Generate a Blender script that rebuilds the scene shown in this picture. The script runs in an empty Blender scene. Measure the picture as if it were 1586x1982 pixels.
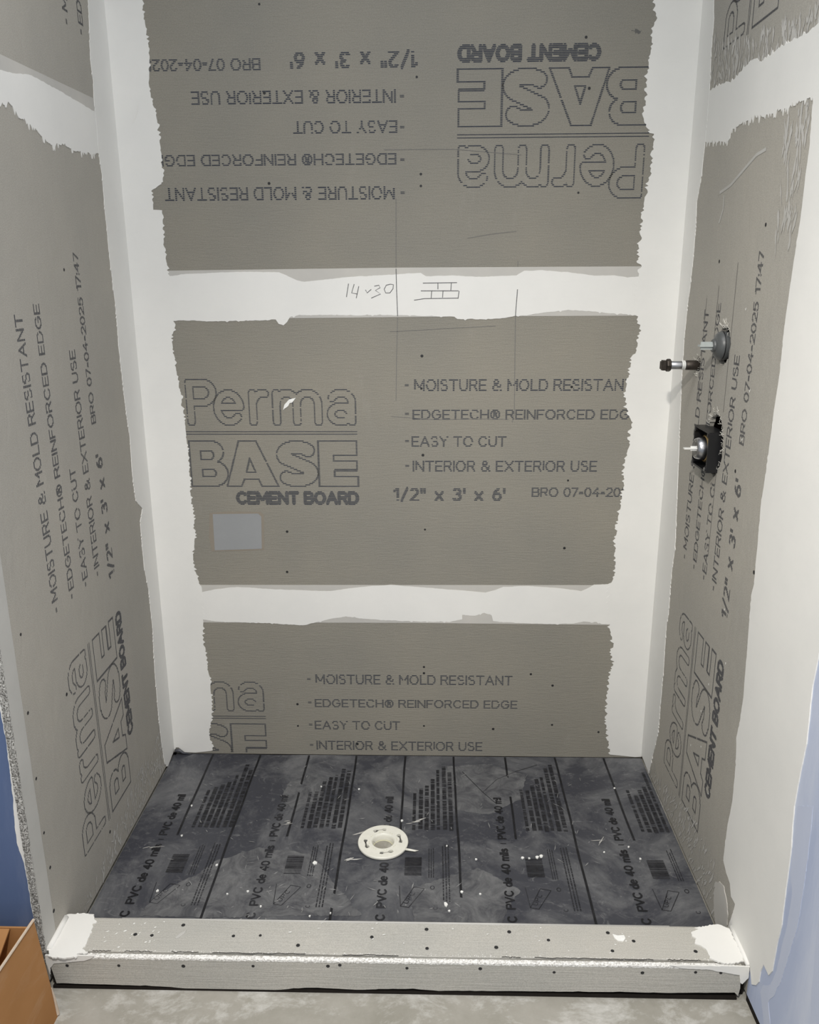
import bpy, bmesh, math, random
import numpy as np
from mathutils import Vector, Matrix
from mathutils.geometry import delaunay_2d_cdt

S = bpy.context.scene
COL = S.collection
W = 1.4996                      # alcove width; back wall in the plane y = 0, left wall x = 0, pan liner z = 0

# ---------------------------------------------------------------- camera
cd = bpy.data.cameras.new('camera'); cam = bpy.data.objects.new('camera', cd); COL.objects.link(cam)
cd.sensor_fit = 'VERTICAL'; cd.sensor_height = 36.0; cd.lens = 36.0*1593.03/1982.0
cd.clip_start = 0.02
p_, yw, rl = 0.2756, 0.0267, -0.0051
fw = Vector((-math.sin(yw)*math.cos(p_), math.cos(yw)*math.cos(p_), -math.sin(p_)))
rt = Vector((math.cos(yw), math.sin(yw), 0)); up = rt.cross(fw)
r2 = rt*math.cos(rl) + up*math.sin(rl); u2 = up*math.cos(rl) - rt*math.sin(rl)
cam.matrix_world = Matrix(((r2.x, u2.x, -fw.x, 0.8266), (r2.y, u2.y, -fw.y, -2.3268), (r2.z, u2.z, -fw.z, 1.4677), (0, 0, 0, 1)))
S.camera = cam

# ---------------------------------------------------------------- world, lights, exposure
w = bpy.data.worlds.new('room_light'); S.world = w; w.use_nodes = True
bg = w.node_tree.nodes['Background']; bg.inputs[0].default_value = (0.86, 0.93, 1.0, 1); bg.inputs[1].default_value = 0.58
def lamp(name, kind, loc, target, energy, color, **kw):
    d = bpy.data.lights.new(name, kind); o = bpy.data.objects.new(name, d); COL.objects.link(o)
    o.location = loc; o.rotation_euler = (Vector(target)-Vector(loc)).to_track_quat('-Z', 'Y').to_euler()
    d.energy = energy; d.color = color
    for k, v in kw.items(): setattr(d, k, v)
    return o
lamp('ceiling_light', 'SPOT', (0.62, -2.15, 2.28), (1.12, -0.80, 0.15), 165, (1.0, 0.955, 0.89), spot_size=math.radians(98), spot_blend=1.0, shadow_soft_size=0.04)
lamp('overhead_fill', 'AREA', (0.75, -1.05, 2.62), (0.75, -1.05, 0.0), 12, (1.0, 0.98, 0.95), shape='RECTANGLE', size=1.2, size_y=0.5)  # unseen fill added overhead to brighten side walls, floor and curb
lamp('room_fill', 'AREA', (0.75, -1.9, 2.5), (0.75, -1.9, 0.0), 9, (1.0, 0.98, 0.95), shape='RECTANGLE', size=1.2, size_y=0.6)  # second overhead fill, added to balance the brightness; no known fitting
lamp('front_fill', 'AREA', (0.75, -2.95, 1.7), (0.75, -0.4, 1.0), 5, (1.0, 0.97, 0.92), shape='RECTANGLE', size=1.6, size_y=0.4)  # added frontal fill from behind the camera, not a known lamp
S.view_settings.view_transform = 'Standard'; S.view_settings.look = 'None'
S.view_settings.exposure = -0.10; S.view_settings.gamma = 1.0; S.view_settings.use_curve_mapping = False

# ---------------------------------------------------------------- helpers
def link(name, bm, m, parent=None, smooth=False):
    me = bpy.data.meshes.new(name)
    if smooth:
        for f in bm.faces: f.smooth = True
    bm.to_mesh(me); bm.free(); me.materials.append(m)
    o = bpy.data.objects.new(name, me); COL.objects.link(o)
    if parent is not None: o.parent = parent
    return o
def thing(o, label, cat, group=None):
    o['label'] = label; o['category'] = cat
    if group: o['group'] = group
    return o
def empty(name, label, cat, group=None):
    o = bpy.data.objects.new(name, None); COL.objects.link(o); o.empty_display_size = 0.05
    return thing(o, label, cat, group)
def structure(o): o['kind'] = 'structure'; return o
def box(bm, x0, x1, y0, y1, z0, z1):
    v = [bm.verts.new(c) for c in ((x0,y0,z0),(x1,y0,z0),(x1,y1,z0),(x0,y1,z0),(x0,y0,z1),(x1,y0,z1),(x1,y1,z1),(x0,y1,z1))]
    for f in ((3,2,1,0),(4,5,6,7),(0,1,5,4),(1,2,6,5),(2,3,7,6),(3,0,4,7)): bm.faces.new([v[i] for i in f])
    return v
def boxo(name, b, m, parent=None, bev=0.0):
    bm = bmesh.new(); box(bm, *b)
    if bev: bmesh.ops.bevel(bm, geom=bm.edges[:], offset=bev, segments=2, affect='EDGES')
    return link(name, bm, m, parent)
# surfaces of the alcove: flat coordinates plus a height off the surface -> a point
back = lambda a, b, o: (a, -o, b)
left = lambda a, b, o: (o, a, b)
right = lambda a, b, o: (W-o, a, b)
ground = lambda a, b, o: (a, b, o)
CURB_Z, CURB_Y = 0.078, -0.908
curb_top = lambda a, b, o: (a, b, CURB_Z+o)
curb_front = lambda a, b, o: (a, CURB_Y-o, b)
def slab(bm, loops, mp, o0, o1):
    """a flat patch with an outline (and holes), from height o0 to height o1 above its surface"""
    pts, edges = [], []
    for lp in loops:
        n0 = len(pts); pts += [Vector((a, b)) for a, b in lp]
        edges += [(n0+i, n0+(i+1) % len(lp)) for i in range(len(lp))]
    v2, e2, f2, *_ = delaunay_2d_cdt(pts, edges, [], 1, 1e-6)
    vt = [bm.verts.new(mp(p.x, p.y, o1)) for p in v2]
    cnt = {}
    def inside(lp, x, y):
        q = False; j = len(lp)-1
        for i in range(len(lp)):
            if (lp[i][1] > y) != (lp[j][1] > y) and x < (lp[j][0]-lp[i][0])*(y-lp[i][1])/(lp[j][1]-lp[i][1])+lp[i][0]: q = not q
            j = i
        return q
    for f in f2:
        if len(loops) > 1:
            cx_, cy_ = sum(v2[i].x for i in f)/len(f), sum(v2[i].y for i in f)/len(f)
            if any(inside(h_, cx_, cy_) for h_ in loops[1:]): continue
        try: bm.faces.new([vt[i] for i in f])
        except ValueError: continue
        for i in range(len(f)):
            k = (f[i], f[(i+1) % len(f)]); cnt[k] = 1
    vb = {}
    for (i, j) in list(cnt):
        if (j, i) in cnt: continue
        for q in (i, j):
            if q not in vb: vb[q] = bm.verts.new(mp(v2[q].x, v2[q].y, o0))
        try: bm.faces.new([vt[j], vt[i], vb[i], vb[j]])
        except ValueError: pass
def slabo(name, loops, mp, o0, o1, m, parent=None):
    bm = bmesh.new(); slab(bm, loops, mp, o0, o1)
    bmesh.ops.recalc_face_normals(bm, faces=bm.faces[:])
    # an open sheet: make the face look away from its surface
    up_ = Vector(mp(0, 0, 1))-Vector(mp(0, 0, 0))
    f = max(bm.faces, key=lambda q: q.calc_area())
    if f.normal.dot(up_) < 0: bmesh.ops.reverse_faces(bm, faces=bm.faces[:])
    return link(name, bm, m, parent)
def jag(pts, seed, amp=0.002, step=0.004, teeth=0.0, tdir=None, prob=0.35, every=1):
    """a hand-trowelled edge: the traced line broken into small steps with noise and pointed chatter marks"""
    rnd = random.Random(seed); out = []; n1 = 0.0
    for i in range(len(pts)-1):
        a, b = Vector(pts[i]), Vector(pts[i+1]); d = b-a; L = d.length
        if L < 1e-6: continue
        t = d/L; nrm = Vector((-t.y, t.x)) if tdir is None else Vector(tdir)
        k = max(1, int(L/step))
        for j in range(k):
            q = a+d*((j+rnd.uniform(-.25, .25)*(j > 0))/k)
            n1 = 0.6*n1+rnd.uniform(-1, 1)*amp*0.7
            s = n1
            if teeth and rnd.random() < prob: s += teeth*rnd.uniform(0.3, 1.0)*(1 if rnd.random() < .7 else -0.5)
            out.append(tuple(q+nrm*s))
    out.append(tuple(pts[-1])); return out
def ribbon(bm, pts, wd, mp, o):
    vs = []
    for i, p in enumerate(pts):
        a = Vector(pts[max(0, i-1)]); b = Vector(pts[min(len(pts)-1, i+1)]); t = (b-a)
        t = t.normalized() if t.length else Vector((1, 0)); n = Vector((-t.y, t.x))*wd/2
        q = Vector(p); vs.append((bm.verts.new(mp(*(q+n), o)), bm.verts.new(mp(*(q-n), o))))
    for i in range(len(vs)-1):
        bm.faces.new((vs[i][0], vs[i][1], vs[i+1][1], vs[i+1][0]))
def tube(bm, pts, rad, seg=8, cap=True):
    rings = []; n = len(pts)
    for i, p in enumerate(pts):
        t = (Vector(pts[min(n-1, i+1)])-Vector(pts[max(0, i-1)])).normalized()
        a = Vector((0, 0, 1)) if abs(t.z) < .9 else Vector((1, 0, 0))
        x = t.cross(a).normalized(); y = t.cross(x)
        r = rad[i] if isinstance(rad, (list, tuple)) else rad
        rings.append([bm.verts.new(Vector(p)+x*r*math.cos(2*math.pi*k/seg)+y*r*math.sin(2*math.pi*k/seg)) for k in range(seg)])
    for i in range(n-1):
        for k in range(seg):
            bm.faces.new((rings[i][k], rings[i][(k+1) % seg], rings[i+1][(k+1) % seg], rings[i+1][k]))
    if cap: bm.faces.new(rings[0][::-1]); bm.faces.new(rings[-1])
def lathe(bm, prof, origin, axis, seg=32, cap0=False, cap1=False):
    """profile of (radius, distance along the axis) turned about the axis"""
    ax = Vector(axis).normalized(); a = Vector((0, 0, 1)) if abs(ax.z) < .9 else Vector((1, 0, 0))
    x = ax.cross(a).normalized(); y = ax.cross(x); rings = []
    for r, h in prof:
        rings.append([bm.verts.new(Vector(origin)+ax*h+x*r*math.cos(2*math.pi*k/seg)+y*r*math.sin(2*math.pi*k/seg)) for k in range(seg)])
    for i in range(len(rings)-1):
        for k in range(seg): bm.faces.new((rings[i][k], rings[i][(k+1) % seg], rings[i+1][(k+1) % seg], rings[i+1][k]))
    if cap0: bm.faces.new(rings[0][::-1])
    if cap1: bm.faces.new(rings[-1])
    bmesh.ops.recalc_face_normals(bm, faces=bm.faces[:])

# ---------------------------------------------------------------- materials
class NT:
    def __init__(s, name, rough=0.8, spec=0.3, metal=0.0):
        s.m = bpy.data.materials.new(name); s.m.use_nodes = True; s.t = s.m.node_tree; s.n = s.t.nodes
        s.b = s.n['Principled BSDF']; s.b.inputs['Roughness'].default_value = rough
        s.b.inputs['Specular IOR Level'].default_value = spec; s.b.inputs['Metallic'].default_value = metal
        s.tc = s.n.new('ShaderNodeTexCoord'); s.h = None
    def L(s, a, b): s.t.links.new(a, b)
    def noise(s, scale, detail=4, rough=.55, stretch=(1, 1, 1), dist=0.0):
        mp = s.n.new('ShaderNodeMapping'); mp.inputs['Scale'].default_value = stretch
        s.L(s.tc.outputs['Object'], mp.inputs['Vector']); n = s.n.new('ShaderNodeTexNoise')
        n.inputs['Scale'].default_value = scale; n.inputs['Detail'].default_value = detail
        n.inputs['Roughness'].default_value = rough; n.inputs['Distortion'].default_value = dist
        s.L(mp.outputs[0], n.inputs['Vector']); return n.outputs['Fac']
    def ramp(s, f, a, b, ca=(0, 0, 0, 1), cb=(1, 1, 1, 1)):
        r = s.n.new('ShaderNodeValToRGB'); r.color_ramp.elements[0].position = a; r.color_ramp.elements[1].position = b
        r.color_ramp.elements[0].color = ca; r.color_ramp.elements[1].color = cb; s.L(f, r.inputs[0]); return r.outputs[0]
    def mix(s, f, a, b, mode='MIX'):
        x = s.n.new('ShaderNodeMixRGB'); x.blend_type = mode
        for i, v in ((0, f), (1, a), (2, b)):
            if isinstance(v, (int, float)): x.inputs[i].default_value = v
            elif isinstance(v, tuple): x.inputs[i].default_value = v if len(v) == 4 else (*v, 1)
            else: s.L(v, x.inputs[i])
        return x.outputs[0]
    def color(s, c):
        if isinstance(c, tuple): s.b.inputs['Base Color'].default_value = c if len(c) == 4 else (*c, 1)
        else: s.L(c, s.b.inputs['Base Color'])
    def bump(s, f, strength, dist=0.001):
        b = s.n.new('ShaderNodeBump'); b.inputs['Strength'].default_value = strength; b.inputs['Distance'].default_value = dist
        s.L(f, b.inputs['Height'])
        if s.h is not None: s.L(s.h, b.inputs['Normal'])
        s.h = b.outputs[0]; s.L(s.h, s.b.inputs['Normal'])
def board_mat(name, a, b, wrinkle=(1, 1, 9)):
    t = NT(name, .82, .25)
    big = t.ramp(t.noise(2.2, 5, .6), .32, .68)
    c = t.mix(big, a, b)
    fine = t.ramp(t.noise(420, 2, .7), .3, .75)
    c = t.mix(.16, c, fine, 'OVERLAY')
    scuff = t.ramp(t.noise(9, 8, .72, (1, 1, .35)), .60, .82)
    c = t.mix(t.mix(.16, (0, 0, 0), scuff), c, (.50, .49, .46))
    t.color(c)
    wz = t.noise(26, 4, .6, wrinkle, .6)
    t.bump(wz, .50, .0024); t.bump(t.noise(520, 2, .6), .22, .0008)
    return t.m
M = {}
M['board'] = board_mat('cement_board_grey', (.238, .228, .198), (.276, .258, .216))
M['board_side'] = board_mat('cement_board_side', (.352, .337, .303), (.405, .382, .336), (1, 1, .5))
M['board_curb'] = board_mat('cement_board_curb', (.40, .393, .362), (.475, .455, .41), (.35, 6, 9))
def mud_mat(name, a, b, rough=.75, var=.5):
    t = NT(name, rough, .3)
    c = t.mix(t.ramp(t.noise(3.5, 6, .6), .35, .65), a, b)
    c = t.mix(t.mix(var*.22, (0, 0, 0), t.ramp(t.noise(30, 6, .7, (1, 1, 3)), .55, .8)), c, (.60, .60, .585))
    t.color(c); t.bump(t.noise(16, 5, .6, (1, 1, 2.2)), .16, .002); t.bump(t.noise(240, 2, .5), .10, .0006)
    return t.m
M['mud'] = mud_mat('joint_compound_white', (.735, .728, .70), (.785, .775, .742))
M['mud_rough'] = mud_mat('joint_compound_bright', (.74, .73, .70), (.79, .78, .745))
M['skim'] = mud_mat('joint_compound_thin', (.46, .45, .425), (.54, .52, .48), .8)
M['patch'] = mud_mat('pale_patch_grey', (.262, .270, .275), (.285, .292, .296), .8, .2)
M['patch_rim'] = mud_mat('tan_patch_rim', (.265, .228, .18), (.25, .222, .183), .85, .1)
for key, bl_a, bl_b, amt in (('blue', (.40, .455, .61), (.47, .525, .67), .7), ('blue_dark', (.088, .130, .245), (.115, .160, .285), .12)):  # two tones of drywall, the second one darker
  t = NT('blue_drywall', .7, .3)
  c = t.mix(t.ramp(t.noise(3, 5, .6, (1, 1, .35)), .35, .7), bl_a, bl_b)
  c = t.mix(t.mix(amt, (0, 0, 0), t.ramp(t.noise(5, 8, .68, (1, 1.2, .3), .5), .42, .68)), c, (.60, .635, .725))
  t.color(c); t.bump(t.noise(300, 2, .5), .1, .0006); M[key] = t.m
t = NT('blue_smear', .75, .25); c = t.mix(t.ramp(t.noise(14, 6, .7, (1, 1, .4)), .35, .7), (.485, .53, .655), (.515, .555, .67)); t.color(c); M['blue_smear'] = t.m
t = NT('printed_ink', .7, .2); c = t.mix(t.ramp(t.noise(60, 4, .7), .35, .7), (.030, .035, .048), (.062, .066, .080)); t.color(c); M['ink'] = t.m
t = NT('liner_ink', .55, .3); c = t.mix(t.ramp(t.noise(26, 5, .7), .45, .75), (.010, .010, .012), (.026, .026, .029)); t.color(c); M['liner_ink'] = t.m
t = NT('liner_ink_worn', .6, .3); c = t.mix(t.ramp(t.noise(34, 5, .75), .40, .68), (.015, .015, .018), (.042, .042, .046)); t.color(c); M['liner_ink_worn'] = t.m
t = NT('pan_liner_grey', .42, .42)
c = t.mix(t.ramp(t.noise(3, 5, .6), .35, .7), (.038, .040, .051), (.056, .058, .068))
d1 = t.ramp(t.noise(3.6, 9, .70, (1, 1, 1), .9), .46, .66)
c = t.mix(t.mix(.85, (0, 0, 0), d1), c, (.165, .167, .172))
d2 = t.ramp(t.noise(15, 9, .74, (1, 1.5, 1), 3.0), .56, .76)
c = t.mix(t.mix(.75, (0, 0, 0), d2), c, (.24, .24, .24))
d3 = t.ramp(t.noise(150, 2, .5), .73, .80)
c = t.mix(t.mix(.35, (0, 0, 0), d3), c, (.32, .32, .31))
t.color(c); t.bump(t.noise(9, 6, .6, (1, 1.5, 1), 1.4), .22, .004); t.bump(t.noise(60, 5, .6), .12, .0012); M['liner'] = t.m
t = NT('concrete_floor', .85, .25)
c = t.mix(t.ramp(t.noise(6, 8, .68), .35, .68), (.27, .257, .218), (.37, .352, .312))
c = t.mix(t.ramp(t.noise(7, 10, .74, (1, 1.4, 1), .35), .48, .72), c, (.62, .61, .58))
t.color(c); t.bump(t.noise(40, 6, .7), .3, .002); M['floor'] = t.m
t = NT('raw_cement_edge', .9, .2)
c = t.mix(t.ramp(t.noise(330, 3, .6), .40, .60), (.12, .115, .105), (.52, .51, .48)); t.color(c); t.bump(t.noise(300, 3, .6), .9, .003); M['raw'] = t.m
t = NT('raw_curb_edge', .9, .2)
c = t.mix(t.ramp(t.noise(260, 3, .6), .30, .52), (.40, .38, .35), (.84, .83, .80)); t.color(c); t.bump(t.noise(230, 3, .6), .9, .003); M['raw_bright'] = t.m
def plain(name, c, rough=.6, spec=.4, metal=0.0, var=.12, scale=60, bump=.05):
    t = NT(name, rough, spec, metal); k = t.ramp(t.noise(scale, 4, .6), .3, .7)
    t.color(t.mix(k, tuple(x*(1-var) for x in c), tuple(min(1, x*(1+var)) for x in c)))
    if bump: t.bump(t.noise(scale*3, 3, .6), bump, .001)
    return t.m
M['screw'] = plain('screw_dark_steel', (.035, .035, .036), .5, .4, .4)
M['screw_grey'] = plain('screw_dusty_steel', (.12, .118, .11), .6, .4, .2)
M['crack'] = plain('crack_and_gap_shade', (.018, .015, .013), .9, .1)  # near black for cracks and liner edge; also puts shade into gaps
M['wood'] = plain('framing_timber', (.055, .035, .022), .8, .2, 0, .3, 20)
M['stud'] = plain('stud_backing', (.06, .042, .03), .85, .2, 0, .3, 15)
M['pencil'] = plain('pencil_graphite', (.115, .115, .12), .6, .3, 0, .3, 200)
M['pencil_faint'] = plain('pencil_graphite_faint', (.165, .16, .152), .7, .3, 0, .15, 200)
M['fleck'] = plain('white_plaster_fleck', (.84, .84, .81), .6, .4)
M['pvc'] = plain('white_drain_plastic', (.80, .785, .70), .35, .5, 0, .04)
M['pvc_in'] = plain('yellowed_drain_plastic', (.62, .60, .42), .4, .5, 0, .06)
M['black'] = plain('black_plastic', (.008, .008, .009), .38, .5, 0, .1)
M['dgrey'] = plain('dark_grey_plastic', (.075, .079, .080), .38, .5, 0, .08)
M['lgrey'] = plain('pale_grey_plastic', (.40, .43, .42), .45, .4, 0, .06)
M['white'] = plain('white_stem_plastic', (.75, .75, .72), .4, .4, 0, .04)
M['chrome'] = plain('dull_chrome', (.42, .42, .43), .28, .5, 1.0, .1)
M['iron'] = plain('dark_iron', (.060, .050, .042), .45, .5, .7, .35, 90, .2)
M['brass'] = plain('brass', (.50, .36, .17), .35, .5, 1.0, .15)
M['fibre'] = plain('glass_mesh_fibre', (.74, .72, .66), .6, .4)
t = NT('kraft_cardboard', .8, .25)
c = t.mix(t.ramp(t.noise(4, 5, .6, (1, .6, 1)), .35, .65), (.315, .150, .052), (.39, .195, .075))
c = t.mix(t.mix(.30, (0, 0, 0), t.ramp(t.noise(10, 8, .7, (1, .25, 1.3), 1.0), .56, .78)), c, (.52, .37, .25))
t.color(c); t.bump(t.noise(150, 2, .5, (1, 1, .1)), .08, .001); M['card'] = t.m
M['card_edge'] = plain('cardboard_cut_edge', (.52, .43, .34), .85, .2)

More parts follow.
